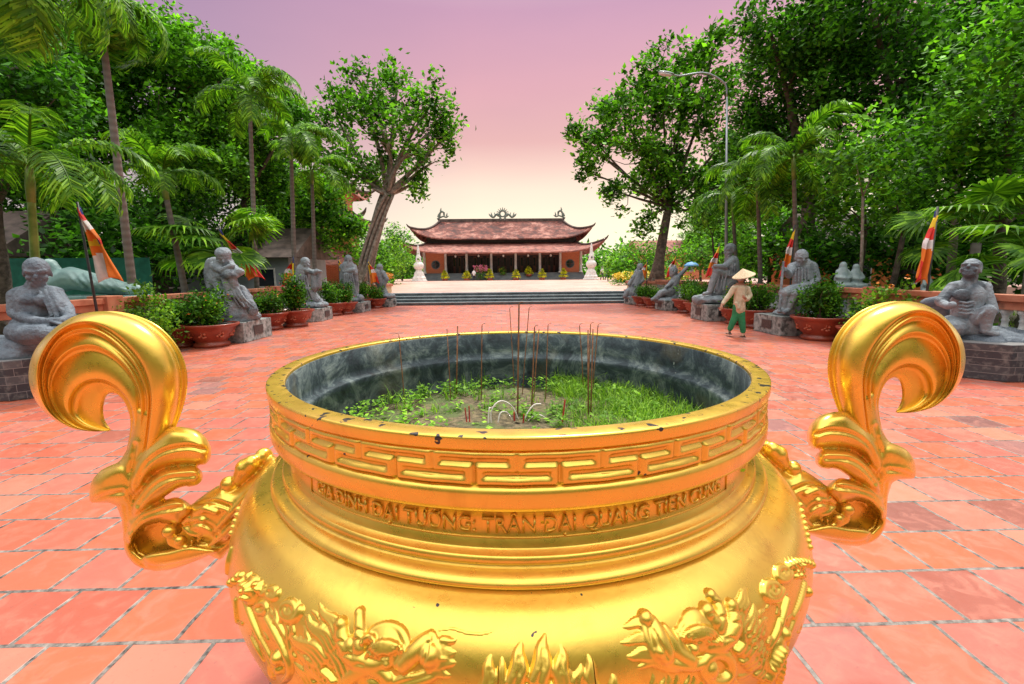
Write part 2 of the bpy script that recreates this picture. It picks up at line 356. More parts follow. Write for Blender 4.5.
# ================================================================== sky and light
w=bpy.data.worlds.new('World'); sc.world=w; w.use_nodes=True; nt=w.node_tree; nt.nodes.clear()
N=lambda ty,**k:(lambda x:[setattr(x,a,b) for a,b in k.items()] and x or x)(nt.nodes.new(ty)); L=nt.links.new
out=N('ShaderNodeOutputWorld'); tc=N('ShaderNodeTexCoord'); sp=N('ShaderNodeSeparateXYZ'); L(tc.outputs['Generated'],sp.inputs[0])
SE=R(60); SR=R(22)     # sun elevation, azimuth measured from +Y clockwise
sky=N('ShaderNodeTexSky',sky_type='NISHITA',sun_disc=False,sun_elevation=SE,sun_rotation=SR)
b1=N('ShaderNodeBackground'); b1.inputs[1].default_value=.015; L(sky.outputs[0],b1.inputs[0])
def ramp(fac,stops,interp='EASE'):
    r=N('ShaderNodeValToRGB'); e=r.color_ramp.elements; r.color_ramp.interpolation=interp
    while len(e)<len(stops): e.new(.5)
    for q,(p,c) in zip(e,stops): q.position=p; q.color=(*c,1)
    L(fac,r.inputs[0]); return r.outputs[0]
front=ramp(sp.outputs[2],[(0,(1.0,.92,.68)),(.08,(.98,.88,.62)),(.17,(.92,.70,.52)),(.26,(.74,.40,.35)),(.35,(.70,.35,.37)),(.46,(.56,.29,.39)),(.56,(.6,.45,.5)),(.72,(1.6,1.55,1.5)),(.85,(2.1,2.05,2.0)),(1,(2.3,2.25,2.15))],'LINEAR')
# cooler mauve towards the left of the temple
nrm=N('ShaderNodeVectorMath',operation='NORMALIZE'); L(tc.outputs['Generated'],nrm.inputs[0])
left=ramp(sp.outputs[2],[(0,(.62,.56,.48)),(.2,(.52,.38,.40)),(.35,(.42,.26,.37)),(.46,(.33,.21,.33)),(.56,(.5,.4,.46)),(.72,(1.5,1.45,1.4)),(.85,(2.1,2.05,2.0)),(1,(2.3,2.25,2.15))],'LINEAR')
mr=N('ShaderNodeMapRange'); mr.inputs[1].default_value=-.05; mr.inputs[2].default_value=-.55; L(sp.outputs[0],mr.inputs[0])
mx=N('ShaderNodeMix',data_type='RGBA'); L(mr.outputs[0],mx.inputs[0]); L(front,mx.inputs[6]); L(left,mx.inputs[7])
back=ramp(sp.outputs[2],[(0,(.25,.24,.24)),(.35,(.42,.41,.40)),(.58,(.9,.88,.84)),(.72,(2.4,2.35,2.25)),(.88,(2.6,2.55,2.45)),(1,(2.3,2.25,2.15))],'LINEAR')
mr2=N('ShaderNodeMapRange'); mr2.inputs[1].default_value=.25; mr2.inputs[2].default_value=-.35; L(sp.outputs[1],mr2.inputs[0])
mx2=N('ShaderNodeMix',data_type='RGBA'); L(mr2.outputs[0],mx2.inputs[0]); L(mx.outputs[2],mx2.inputs[6]); L(back,mx2.inputs[7])
nz=N('ShaderNodeTexNoise'); nz.inputs['Scale'].default_value=1.3; nz.inputs['Detail'].default_value=4; mp=N('ShaderNodeMapping'); mp.inputs['Scale'].default_value=(1,1,3.5); L(tc.outputs['Generated'],mp.inputs[0]); L(mp.outputs[0],nz.inputs[0])
cl=ramp(nz.outputs[0],[(.3,(.90,.90,.94)),(.7,(1.05,1.02,1.01))],'LINEAR')
mm=N('ShaderNodeMix',data_type='RGBA',blend_type='MULTIPLY'); mm.inputs[0].default_value=1; L(mx2.outputs[2],mm.inputs[6]); L(cl,mm.inputs[7])
b2=N('ShaderNodeBackground'); b2.inputs[1].default_value=1; L(mm.outputs[2],b2.inputs[0])
ad=N('ShaderNodeAddShader'); L(b1.outputs[0],ad.inputs[0]); L(b2.outputs[0],ad.inputs[1]); L(ad.outputs[0],out.inputs[0])
sl=bpy.data.lights.new('sun','SUN'); sl.energy=3.2; sl.angle=R(8); sl.color=(1,.95,.86); so=bpy.data.objects.new('sun',sl); COL.objects.link(so)
dirv=Vector((math.sin(SR)*math.cos(SE),math.cos(SR)*math.cos(SE),math.sin(SE)))
so.rotation_euler=dirv.to_track_quat('Z','Y').to_euler()
so.location=(0,-5,20)
vs=sc.view_settings; vs.view_transform='Standard'; vs.look='None'; vs.exposure=.15; vs.gamma=1; vs.use_curve_mapping=False
sc.cycles.use_denoising=True; sc.cycles.max_bounces=6; sc.cycles.diffuse_bounces=3; sc.cycles.glossy_bounces=3; sc.cycles.transmission_bounces=3; sc.cycles.transparent_max_bounces=6
# ================================================================== cauldron
PY=1.595; PR=R(1.2)
pot=empty('incense_cauldron',(0,PY,0),PR,'huge golden bronze incense bowl with dragon reliefs and two curled handles in the foreground','incense burner')
PM=Matrix.Translation((0,PY,0))@Matrix.Rotation(PR,4,'Z'); PI_=PM.inverted()
CAML=PI_@CAM
def rayl(x,y): return (PI_.to_3x3()@(CM@Vector(((x-512)/F,(342-y)/F,-1))))
def hp(x,y,d=0):            # picture measurement -> the handles' plane (local y=0), d toward the viewer
    r=rayl(x,y); p=CAML+r*((-d-CAML.y)/r.y); return Vector((p.x,-d,p.z))
bprof=[(.78,.892),(.79,.890),(.796,.889),(.803,.887),(.85,.868),(.885,.835),(.907,.79),(.918,.74),(.92,.69),(.91,.63),(.885,.56),(.84,.49),(.77,.42),(.66,.355),(.50,.31),(.25,.29),(.02,.285)]
# fine profile by catmull-rom below the moulding
bp=cr([(r,0,z) for r,z in bprof[3:]],120)[:,[0,2]]
mb=MB(); mb.lathe([(.70,.905)]+bprof[:3]+[tuple(p) for p in bp],180); body=mb.build('body',M['gold'],pot,smooth=True)
mb=MB(); mb.lathe([(.785,1.048),(.745,1.044),(.745,1.034),(.742,1.031),(.742,.968),(.744,.966),(.746,.950),(.748,.946),(.764,.943),(.768,.940),(.770,.928),(.768,.925),(.763,.923),(.7635,.9205),(.774,.918),(.792,.913),(.800,.907),(.802,.901),(.800,.896),(.793,.893),(.793,.889),(.80,.887)],180); mb.build('neck',M['gold_clean'],pot,smooth=True)
mb=MB(); mb.lathe([(.742,1.175),(.742,1.196),(.7435,1.1990),(.747,1.2),(.786,1.2),(.789,1.1990),(.7905,1.1975),(.791,1.194),(.791,1.176),(.7895,1.1725),(.785,1.171),(.779,1.1695)],220); mb.build('rim',M['gold'],pot,smooth=True)
mb=MB(); mb.lathe([(.776,1.099),(.785,1.097),(.790,1.091),(.791,1.084),(.791,1.060),(.787,1.050),(.783,1.047)],220); mb.build('lower_moulding',M['gold'],pot,smooth=True)
# key pattern: a raised meander on the band
nu=30; per=2*PI*.779/nu; z0,z1=1.097,1.171; H=z1-z0
segs=[]
pp=[(.04,.86),(.94,.86),(.94,.5),(.56,.5),(.56,.14),(1.42,.14),(1.42,.5),(1.04,.5),(1.04,.86)]
for a,b in zip(pp[:-1],pp[1:]):
    for sh in (-1,0): segs.append((((a[0]+sh)*per,a[1]*H),((b[0]+sh)*per,b[1]*H)))
na=42; nz_=22; U,Z=np.meshgrid(np.arange(na)/na*per,np.linspace(0,1,nz_)*H,indexing='ij')
D=np.full(U.shape,9.)
for (ax,ay_),(bx,by) in segs:
    dx,dy=bx-ax,by-ay_; tt=np.clip(((U-ax)*dx+(Z-ay_)*dy)/(dx*dx+dy*dy),0,1); D=np.minimum(D,np.maximum(abs(U-ax-tt*dx),abs(Z-ay_-tt*dy)))
Hh=.010*np.clip((.0078-D)/.0030,0,1); Hh=Hh-.0012*np.exp(-((D)/.003)**2)
P=np.zeros((na*nu,nz_,3))
for k in range(nu):
    th=2*PI*(np.arange(na)+k*na)/(na*nu)+R(3)
    wob=.0008*np.sin(th*57)[:,None]
    rr=.7775+Hh+wob*(Hh>0)
    P[k*na:(k+1)*na,:,0]=np.cos(th)[:,None]*rr; P[k*na:(k+1)*na,:,1]=np.sin(th)[:,None]*rr; P[k*na:(k+1)*na,:,2]=z0+Z
V,Fq=grid_mesh(P,wrapu=True); mb=MB(); mb.add(V,Fq); mb.build('key_pattern_band',M['gold'],pot,smooth=True)
mb=MB(); mb.lathe([(.7415,1.19),(.738,1.188),(.736,1.10),(.734,1.078),(.716,1.068),(.712,1.062),(.716,1.04),(.725,.98),(.735,.90),(.7,.80),(.4,.74),(.02,.73)],140); mb.build('inner_wall',M['patina'],pot,smooth=True)
# inscription
def cylhit(x,y,r):
    d=rayl(x,y); a=d.x**2+d.y**2; b=CAML.x*d.x+CAML.y*d.y; c=CAML.x**2+CAML.y**2-r*r
    t_=(-b-math.sqrt(b*b-a*c))/a; p=CAML+d*t_; return math.atan2(p.y,p.x),p.z
tl,_=cylhit(319,498,.744); tr_,_=cylhit(719,494,.744)
fc=bpy.data.curves.new('inscription','FONT'); fc.body='GIA DÌNH DẠI TƯỚNG: TRẦN DẠI QUANG TIẾN CÚNG'; fc.size=1; fc.extrude=.0; fc.offset=.007
fo=bpy.data.objects.new('tmp',fc); COL.objects.link(fo); dg=bpy.context.evaluated_depsgraph_get(); dg.update()
me=bpy.data.meshes.new_from_object(fo.evaluated_get(dg)); full=fc.body; bars=[]
def wid(s):
    fc.body=s; dg.update(); bpy.context.view_layer.update(); e=fo.evaluated_get(bpy.context.evaluated_depsgraph_get()).to_mesh(); return max(v.co.x for v in e.vertices)
dw=wid('D')
for i_,ch_ in enumerate(full):
    if ch_=='D' : bars.append(wid(full[:i_+1])-dw)
bpy.data.objects.remove(fo)
bm=bmesh.new(); bm.from_mesh(me)
for x_ in bars:
    vs_=[bm.verts.new((x_+a,b,0)) for a,b in ((-.10,.31),(.30,.31),(.30,.41),(-.10,.41))]; bm.faces.new(vs_)
bmesh.ops.remove_doubles(bm,verts=bm.verts[:],dist=1e-5)
ex=bmesh.ops.extrude_face_region(bm,geom=bm.faces[:]); top=[g for g in ex['geom'] if isinstance(g,bmesh.types.BMVert)]
for v in top: v.co.z=1
xs=[v.co.x for v in bm.verts]; x0,x1=min(xs),max(xs); ys=.0445/.95
for v in bm.verts:
    th=tl+(tr_-tl)*(v.co.x-x0)/(x1-x0); r=.7405+.0062*v.co.z
    z=.9815+v.co.y*ys; v.co=Vector((r*math.cos(th),r*math.sin(th),z))
bmesh.ops.recalc_face_normals(bm,faces=bm.faces); bm.to_mesh(me); bm.free(); link('inscription',me,M['gold_clean'],pot)
mb=MB(); aL,aR=tl-R(3),tr_+R(3)
for z in (1.0305,.9695): mb.tube([((.743)*math.cos(a),.743*math.sin(a),z) for a in np.linspace(aL,aR,80)],.0022,6)
for a in (aL,aR): mb.tube([(.743*math.cos(a),.743*math.sin(a),z) for z in (.9695,1.0305)],.0022,6)
mb.build('inscription_frame',M['gold_clean'],pot,smooth=True)
# dragon reliefs: strokes drawn on the belly, raised as one sculpted skin
arc=np.concatenate([[0],np.cumsum(np.hypot(np.diff(bp[:,0]),np.diff(bp[:,1])))])
def bodyhit(x,y):
    d=rayl(x,y); lo=None; t_=.3
    while t_<4:
        p=CAML+d*t_; r=math.hypot(p.x,p.y)
        if p.z<bp[0,1] and r<np.interp(-p.z,-bp[:,1],bp[:,0]):
            a,b=t_-.01,t_
            for _ in range(20):
                m_=(a+b)/2; p=CAML+d*m_
                if math.hypot(p.x,p.y)<np.interp(-p.z,-bp[:,1],bp[:,0]): b=m_
                else: a=m_
            p=CAML+d*b; return math.atan2(p.y,p.x), np.interp(-p.z,-bp[:,1],arc), b*d.length
        t_+=.01
    return None
RR=.9
ARR=[None]
NU,NS=1500,300; TH=np.linspace(-PI-.12,.12,NU); SS=np.linspace(.0,.72,NS)
UU,SG=np.meshgrid(TH*RR,SS,indexing='ij'); HF=np.zeros(UU.shape); HD=np.zeros(UU.shape); HG=np.zeros(UU.shape); ARR[0]=HF
def stamp(u0,s0,r0,u1,s1,r1,h=.8,ring=False):
    HF=ARR[0]
    rm=max(r0,r1)*1.05
    i0=np.searchsorted(TH*RR,min(u0,u1)-rm); i1=np.searchsorted(TH*RR,max(u0,u1)+rm); j0=np.searchsorted(SS,min(s0,s1)-rm); j1=np.searchsorted(SS,max(s0,s1)+rm)
    if i1<=i0 or j1<=j0: return
    A=UU[i0:i1,j0:j1]; B=SG[i0:i1,j0:j1]; dx,dy=u1-u0,s1-s0; q=dx*dx+dy*dy
    t_=np.clip(((A-u0)*dx+(B-s0)*dy)/q,0,1) if q>1e-12 else np.zeros(A.shape)
    r=r0+(r1-r0)*t_; d=np.hypot(A-u0-t_*dx,B-s0-t_*dy)/r
    HF[i0:i1,j0:j1]=np.maximum(HF[i0:i1,j0:j1], 1.15*h*r*np.sqrt(np.clip(1-d*d,0,1)))
def stroke(pts,h=.8,off=None):
    P_=[]
    for x,y,r in pts:
        q=bodyhit(x,y)
        if q is None: 
            continue
        P_.append((q[0]*RR,q[1],r*q[2]/F*1.15))
    if len(P_)<2: return
    P_=cr(P_,max(12,6*len(P_)))
    for a,b in zip(P_[:-1],P_[1:]): stamp(a[0],a[1],max(a[2],.0012),b[0],b[1],max(b[2],.0012),h)
def ball(x,y,r,h=.7):
    q=bodyhit(x,y)
    if q: stamp(q[0]*RR,q[1],r*q[2]/F*1.1,q[0]*RR,q[1],r*q[2]/F*1.1,h)
def ring(x,y,r,w,h=.9,turn=1.0,sp=.0):
    stroke([(x+math.cos(a)*r*(1-sp*a/6.3),y+math.sin(a)*r*(1-sp*a/6.3),w) for a in np.linspace(0,2*PI*turn,14)],h)
def flame(x0,y0,x1,y1,r,bend=0,n=3):      # a tongue with combed lines
    dx,dy=x1-x0,y1-y0; L_=math.hypot(dx,dy); nx,ny=-dy/L_,dx/L_
    for k in range(n):
        o=(k-(n-1)/2)*r*1.1
        stroke([(x0+nx*o,y0+ny*o,r*.65),(x0+dx*.35+nx*(o*.95+bend),y0+dy*.35+ny*(o*.95+bend),r*.6),(x0+dx*.7+nx*(o*.5-bend*.5),y0+dy*.7+ny*(o*.5-bend*.5),r*.42),(x1+nx*o*.1,y1+ny*o*.1,r*.12)],1.0)
# left dragon
ring(272.8,592.6,6,2.4,turn=1.3,sp=.4); ball(272.8,592.6,3); ring(290.6,609.8,10,3.2,turn=1.5,sp=.4); ball(291,610,4)
stroke([(268,618,3),(274,628,3.4),(283,645,3.4),(289,660,3.2),(290,672,3),(284,680,2.4)],.9)
stroke([(276,620,2.4),(284,634,2.2),(287,646,1.6)]); stroke([(288,634,1.6),(290,650,1.6),(293,660,1.3)]); stroke([(262,640,2),(270,655,2.2),(277,672,2.2)])
for a in ((325,661,287,632,4.2,3),(333,648,305,617,4.2,3),(340,634,319,603,4,3),(348,672,328,640,5,2),(332,684,303,663,4,2),(312,684,292,660,3,1),(322,674,296,650,3.2,2)): flame(*a)
stroke([(342,624,5),(343.4,640,6),(354,656,7),(371.6,664,6.5),(384,662,5)],.75); ball(342,624,5.5,.9)
stroke([(360,613,4),(360,624,4.6),(360,634,5),(361,647,6)],.85); ball(360,613,4.6,.9); ball(351,646,7,.7)
stroke([(366,640,3),(373,631,3.4),(387,626,3.6),(400,630,3.8),(406,641,4),(405,653,4.2),(398,664,4)],.8)
ball(386,645,15,.3)
ARR[0]=HD
def arcs(cx,cy,rs,a0,a1,w_=1.6):
    for r_ in rs: stroke([(cx+r_*math.cos(a),cy+r_*.8*math.sin(a),w_) for a in np.linspace(a0,a1,9)],1.9)
arcs(388,655,(6,10,14,18),PI*1.05,PI*1.85); arcs(372,640,(3,6),PI*.9,PI*1.9)
ARR[0]=HF
stroke([(366,662,2.4),(380,656,3),(394,659,3),(404,664,2.4)],.9); ball(388,663,4,1.1)
stroke([(404,664,6),(414,653,7),(424,643,6),(431,634.7,3.5)],.8); ball(430,655,9,.75); ball(429,640,4.6,1); stroke([(434,634,2),(438,648,3),(438,660,3.4),(430,668,3)],.9)
for a in ((440,645,457,638,3,-2,3),(441,653,457,652,3,-1,3),(438,664,457,662,3.2,-1,3),(432,672,452,676,3,-1,3)): flame(*a)
stroke([(439,630,.9),(452.8,629,1.1),(467,633,1.1),(479,634,1.1),(490,632,1),(497,627.5,.6)],.7)
stroke([(345,684,6),(354,675,6),(367,668,6),(380,671,5.5),(388,679,5)],.7); ring(374,682,11,3.4); ball(374,684,7,.6)
stroke([(392,683,2.2),(405,678,2.6),(420,675,2.6),(434,669,2)],.8); stroke([(396,690,4),(412,684,4),(430,678,3.4),(440,672,2)],.7)
for k in range(10): ball(228+k*3.6,585-8*math.sin(k/9*PI)+rng.uniform(-2,2),3.2,1.0)
for k in range(9): 
    a=PI*(1.1+.9*k/8); flame(250+9*math.cos(a),592+9*math.sin(a),250+17*math.cos(a)+2,592+17*math.sin(a),2.4,1,2)
ball(252,590,10,.5)
ARR[0]=HD
for k in range(16): ball(245+rng.uniform(0,16),582+rng.uniform(0,16),rng.uniform(1.6,2.6),1.3)
ARR[0]=HF
stroke([(245,600,2.6),(251,615,3),(258,632,2.8),(263,645,2)]); stroke([(252.5,638,2),(258,648,2.2),(264,660,1.4)]); ring(262,608,5,2); stroke([(236,600,2),(238,620,2.4),(244,640,1.6)])
ring(243,663,5,2.4) ; stroke([(224.5,566,3),(225,580,4),(226,596,4),(224.6,612,4.4),(227,628,4)],.9); ball(227,622,6,.8); stroke([(229,535,1.6),(236,515,2),(247,499,1.6)],.9); stroke([(232,548,1.6),(229,562,2.4),(228,572,2)],.9)
for k in range(8): ball(228+k*1.8,545-k*6,2.2,1)
ball(279,657,5,1.0); ball(280,668,4,.9)
# filling of cloud tongues between the limbs
ARR[0]=HF
for k in range(64):
    x_=rng.uniform(232,345); y_=rng.uniform(612,684)
    if x_>330 and y_<650: continue
    a=-PI/2-.5+.35*math.sin(x_*.07)+rng.normal(0,.25); l_=rng.uniform(11,20); flame(x_,y_,x_+l_*math.cos(a),y_+l_*math.sin(a),rng.uniform(1.5,2.4),rng.uniform(-2,2),2)
for k in range(56):
    x_=rng.uniform(728,812); y_=rng.uniform(608,684)
    if x_<745 and y_<640: continue
    a=-PI/2+.5+.35*math.sin(x_*.07)+rng.normal(0,.25); l_=rng.uniform(11,20); flame(x_,y_,x_+l_*math.cos(a),y_+l_*math.sin(a),rng.uniform(1.5,2.4),rng.uniform(-2,2),2)
for k in range(10): flame(352+k*8,690,350+k*8+rng.uniform(-4,4),676+rng.uniform(-3,3),2.6,1,2); flame(655+k*8,690,655+k*8+rng.uniform(-4,4),676+rng.uniform(-3,3),2.6,-1,2)
# centre flame
for x0,y0,x1,y1,r,bn in ((486,690,491,655,6,2),(501,688,502,657,4.5,-1),(515,682,521.5,641.5,7,2),(538,680,545,634.5,7.5,2),(562,682,561,645,6.5,-2),(577,688,581,664,4.5,-2),(594,690,588,655,5.5,-2),(616,690,612,674,4,-1)): 
    flame(x0,y0,x1,y1,r,bn,2)
for x,y,r in ((517,678,6),(537.5,673,6),(565.5,676.7,5.5),(554,670,4)): ring(x,y,r,2); ball(x,y,2.6,1)
stroke([(520,690,5),(540,688,5),(565,690,5)],.7)
# right dragon
ball(645,618,6.5,.9); stroke([(643,622,3.4),(647,640,3.6),(656,656,3.8),(674,663,4),(693,665,4),(706,660,4)],.9)
stroke([(652,622,5),(658,638,8),(664,652,8)],.7); ball(658,650,6,1.1); stroke([(664,628,3.4),(672,640,4.4),(678,652,5),(690,660,5)],.8)
stroke([(677,634,3),(683,623,3.2),(693,618,3.4),(706,620,3.4),(713,625,3)],.85); ball(697,631,15,.3); stroke([(677,632,3.4),(680,645,3.6),(687,653,3)],.9)
ARR[0]=HD
arcs(697,641,(6,10,14,18),PI*1.1,PI*1.95)
ARR[0]=HF
stroke([(690,645,2.6),(700,641,2.8),(712,642,3)],.9); stroke([(708,646,5),(722,641,6.5),(732,628,6.5),(733,617,5.6),(731,606.7,4.5)],.8); ball(730.5,605,5,.9); ball(692.5,648,4.4,1.1)
stroke([(710,595,4.6),(717,604,4.6),(720,616,5),(718,628,5)],.85); ball(710,595,5,.9); ball(706,611,6.6,.9); stroke([(706,611,5),(714,621,5.6)],.8)
ring(716.6,667,14,4.2); ball(709,668,7,.8); stroke([(686,658,3),(698,664,3.4),(704,674,3.4),(712,684,3)],.8); stroke([(693,668,2.4),(670,668,3),(652,661,3),(640,650,2)],.7)
for a in ((643,622,621,627,3,1,3),(645,638,620,643,3.2,1,3),(650,654,626,657,3.6,1,3),(654,662,636,668,3,1,2)): flame(*a)
stroke([(590,606,.9),(604,616,.8),(618,617,.8),(632,612.5,.8)],.5)
ring(782,573,8,2.8,turn=1.4,sp=.4); ball(783,573,3.4); ring(771,590,10,3.2,turn=1.4,sp=.4); ball(771,589,4.4)
for a in ((738,608,747,587,4,2),(747,640,754,604,4.4,-3),(752,632,768,618,4,2),(745,664,765,642,4.4,3),(758,676,770,655,3.4,2),(736,626,747,601,3.6,-2),(742,652,750,628,5,3)): flame(*a)
stroke([(786,600,3),(781,618,3.2),(775,634,3),(769,646,2.4)],.9); stroke([(804,584,2.6),(799,602,2.8),(793,616,2)]); ball(806,591,4,1); ball(783,633,5,1); stroke([(797,612,2),(790,630,2),(787,645,1.6)])
stroke([(779,645,7),(774,662,7.5),(766,684,8)],.45)
ARR[0]=HD
for k in range(9): 
    for s_ in (-1,1): ball(780-k*1.9+s_*3.4,648+k*4.6,3,1.15)
ARR[0]=HF
stroke([(812.6,545,3),(813,556,3),(818,568,3.4),(818,586,4),(820,602,4.4),(815,612,4)],.9); ball(818,575,4.6,.9); ball(819,596,4.6,.9); ball(817,608,5,.8)
for k in range(9): ball(788+k*3.2,566-4*math.sin(k/8*PI),3,1.1); flame(786+k*3.2,564,785+k*3.6,556-2*math.sin(k),1.8,.5,1)
ARR[0]=HD
for k in range(16): ball(792+rng.uniform(0,16),567+rng.uniform(0,14),rng.uniform(1.6,2.6),1.3)
ARR[0]=HF
stroke([(806,520,1.6),(808,536,2),(813,552,2)],.9)
for k in range(8): ball(800+k*1.4,505+k*6,2.2,1)
ring(727,686,8,3)
ARR[0]=HG
for x,y in ((343,640),(352,652),(360,630),(361,639),(363,661),(716,604),(720,617),(725,636),(733,622),(732,612),(709,614)):
    stroke([(x-5,y+1,.7),(x,y-.5,.8),(x+5,y+1,.7)],1.2)
stroke([(372,648,.9),(384,655,1),(398,652,1),(404,643,.8)],1.3); stroke([(684,644,.9),(697,638,1),(711,638,.9)],1.3); stroke([(424,664,.8),(430,652,1),(430,642,.8)],1.2); stroke([(651,630,.8),(657,644,1),(664,656,.8)],1.2)
for ox,oy in ((0,0),(3.2,0),(-3.2,0)):
    stroke([(491+ox,680,.6),(490+ox*.6,668,.6)],.9); stroke([(517+ox,672,.6),(520+ox*.6,655,.6)],.9); stroke([(541+ox,666,.6),(544+ox*.5,648,.6)],.9); stroke([(562+ox,670,.6),(561+ox*.5,655,.6)],.9)
stroke([(288,652,.7),(284,636,.7),(276,624,.7)],1); stroke([(779,618,.7),(776,634,.7)],1)
ARR[0]=HD
stroke([(441,640,.8),(450,641,.9),(457,640,.5)]); stroke([(441,658,.8),(450,658,.9),(457,657,.5)])
for k in range(7): stroke([(300+4*k,650+3*k,.8),(308+4*k,658+3*k,.9),(312+4*k,668+3*k,.6)],1)
for k in range(6): stroke([(742+3*k,632+5*k,.8),(748+3*k,626+5*k,.9),(752+3*k,617+5*k,.6)],1)
ARR[0]=HF
# soften, keep only the raised part
K=HF+HD*(HF>0)-HG*(HF>0)+HD*(HF<=0)
for _ in range(1):
    K[1:-1,1:-1]=.6*K[1:-1,1:-1]+.10*(K[:-2,1:-1]+K[2:,1:-1]+K[1:-1,:-2]+K[1:-1,2:])
HFs=K*1.0
mask=HFs>.0004
ri=np.interp(SS,arc,bp[:,0]); zi=np.interp(SS,arc,bp[:,1]); tr=np.gradient(ri); tz=np.gradient(zi); ln=np.hypot(tr,tz); nr,nzz=-tz/ln,tr/ln
hh=HFs-.0008
P=np.zeros((NU,NS,3)); rad=ri[None,:]+nr[None,:]*hh; P[:,:,0]=np.cos(TH)[:,None]*rad; P[:,:,1]=np.sin(TH)[:,None]*rad; P[:,:,2]=zi[None,:]+nzz[None,:]*hh
def relief(name,t0,t1,label):
    i0,i1=np.searchsorted(TH,t0),np.searchsorted(TH,t1); mk=mask[i0:i1]; idx=np.arange((i1-i0)*NS).reshape(i1-i0,NS)
    c=mk[:-1,:-1]|mk[1:,:-1]|mk[:-1,1:]|mk[1:,1:]
    a,b=np.nonzero(c); q=np.stack([idx[a,b],idx[a+1,b],idx[a+1,b+1],idx[a,b+1]],1)
    used,inv=np.unique(q,return_inverse=True); V=P[i0:i1].reshape(-1,3)[used]; q=inv.reshape(q.shape)
    me=bpy.data.meshes.new(name); me.vertices.add(len(V)); me.vertices.foreach_set('co',V.astype(np.float32).ravel())
    me.loops.add(q.size); me.loops.foreach_set('vertex_index',q.astype(np.int32).ravel()); me.polygons.add(len(q)); me.polygons.foreach_set('loop_start',np.arange(len(q),dtype=np.int32)*4); me.polygons.foreach_set('loop_total',np.full(len(q),4,dtype=np.int32))
    me.polygons.foreach_set('use_smooth',[True]*len(q)); me.update(calc_edges=True)
    o=link(name,me,M['gold_clean'],pot); o['label']=label
qa=bodyhit(478,660)[0]; qb=bodyhit(618,660)[0]
wl=bodyhit(500,640)[0]
relief('dragon_relief',TH[0],wl,'left dragon with open jaw and flame mane'); relief('flame_relief',wl,bodyhit(588,630)[0],'crown of flames at the centre of the belly'); relief('dragon_relief',bodyhit(588,630)[0],TH[-1],'right dragon with curled snout and scaly neck')
mb_w=np.stack([rng.uniform(-34,34,1500),rng.uniform(-24,-17,1500),rng.uniform(0,10.5,1500)],1)
# legs
for a in (-90,30,150):
    mb=MB(); a=R(a); d=Vector((math.cos(a),math.sin(a),0))
    pts=[d*.58+Vector((0,0,.42)),d*.66+Vector((0,0,.30)),d*.62+Vector((0,0,.17)),d*.66+Vector((0,0,.07)),d*.70+Vector((0,0,.03))]
    mb.path(pts,[.15,.13,.085,.075,.03]); 
    mb.cap(pts[3],pts[3]+Vector((0,0,-.03)),.09,.045); remeshed(mb,'leg',.012,M['gold_clean'],pot)
# curled handles
ks=[((560,810),(548,810),(532,810),(512,810),(482,810),(455,810)),((640,690),(580,690),(562,690),(545,690),(520,690),(495,690)),((700,560),(598,560),(581,570),(556,570),(532,575),(514,580)),((727,440),(604,460),(588,470),(558,480),(518,500),(505,520)),
((722,330),(592,380),(572,400),(548,420),(498,460),(485,475)),((680,235),(556,300),(530,315),(508,345),(466,425),(460,448)),((600,155),(490,222),(464,242),(450,285),(430,400),(435,440)),((500,108),(420,168),(400,192),(392,250),(390,384),(418,445)),
((385,90),(340,137),(335,167),(338,237),(350,383),(408,458)),((270,112),(255,148),(260,178),(270,250),(305,398),(402,478)),((170,180),(180,202),(196,226),(212,292),(268,435),(398,500)),((100,265),(125,300),(150,312),(172,360),(252,480),(398,525)),
((78,360),(118,385),(140,395),(165,432),(255,525),(402,548)),((95,445),(135,465),(155,472),(190,500),(282,555),(410,565)),((145,520),(175,530),(190,537),(225,550),(318,578),(418,578)),((230,580),(250,582),(262,585),(290,590),(362,592),(424,586)),
((330,603),(340,603),(350,603),(365,603),(400,600),(427,590)),((420,603),(421,602),(422,602),(423,601),(425,599),(428,596))]
th_=[.055,.07,.085,.10,.10,.10,.10,.10,.10,.095,.09,.085,.08,.07,.06,.05,.035,.012]
NSm=96
cur=[cr([(10+k[j][0]/4.267,290+k[j][1]/4.267,0) for k in ks],NSm)[:,:2] for j in range(6)]
TT=cr([(x,0,0) for x in th_],NSm)[:,0]
knots=[(0,1,0,.0),(0,1,.02,.16),(0,1,.06,.32),(0,1,.15,.52),(0,1,.3,.70),(0,1,.5,.84),(0,1,.7,.94),(0,1,.88,.99),(0,1,.97,1.0),(0,1,1,.97),(1,2,.05,.80),(1,2,.12,.68),(1,2,.2,.65),(1,2,.5,.70),(1,2,.85,.78),(1,2,.97,.78),(2,3,.02,.74),(2,3,.08,.58),(2,3,.14,.47),(2,3,.22,.45),(2,3,.55,.52),(2,3,.88,.60),(2,3,.97,.60),(3,4,.01,.55),(3,4,.05,.40),(3,4,.10,.31),(3,4,.2,.33),(3,4,.45,.43),(3,4,.75,.46),(3,4,.93,.45),(3,4,.99,.41),(4,5,.06,.24),(4,5,.12,.12),(4,5,.3,.08),(4,5,.6,.10),(4,5,.85,.07),(4,5,1,0)]
def curl():
    front=np.zeros((NSm,len(knots),3)); 
    for i in range(NSm):
        for j,(a,b,f,d) in enumerate(knots):
            q=cur[a][i]*(1-f)+cur[b][i]*f; p=hp(q[0],q[1],d*TT[i]); front[i,j]=(p.x,-d*TT[i],p.z)
    back=front[:,1:-1][:,::-1].copy(); back[:,:,1]*=-.1
    return np.concatenate([front,back],1)
CP=curl()
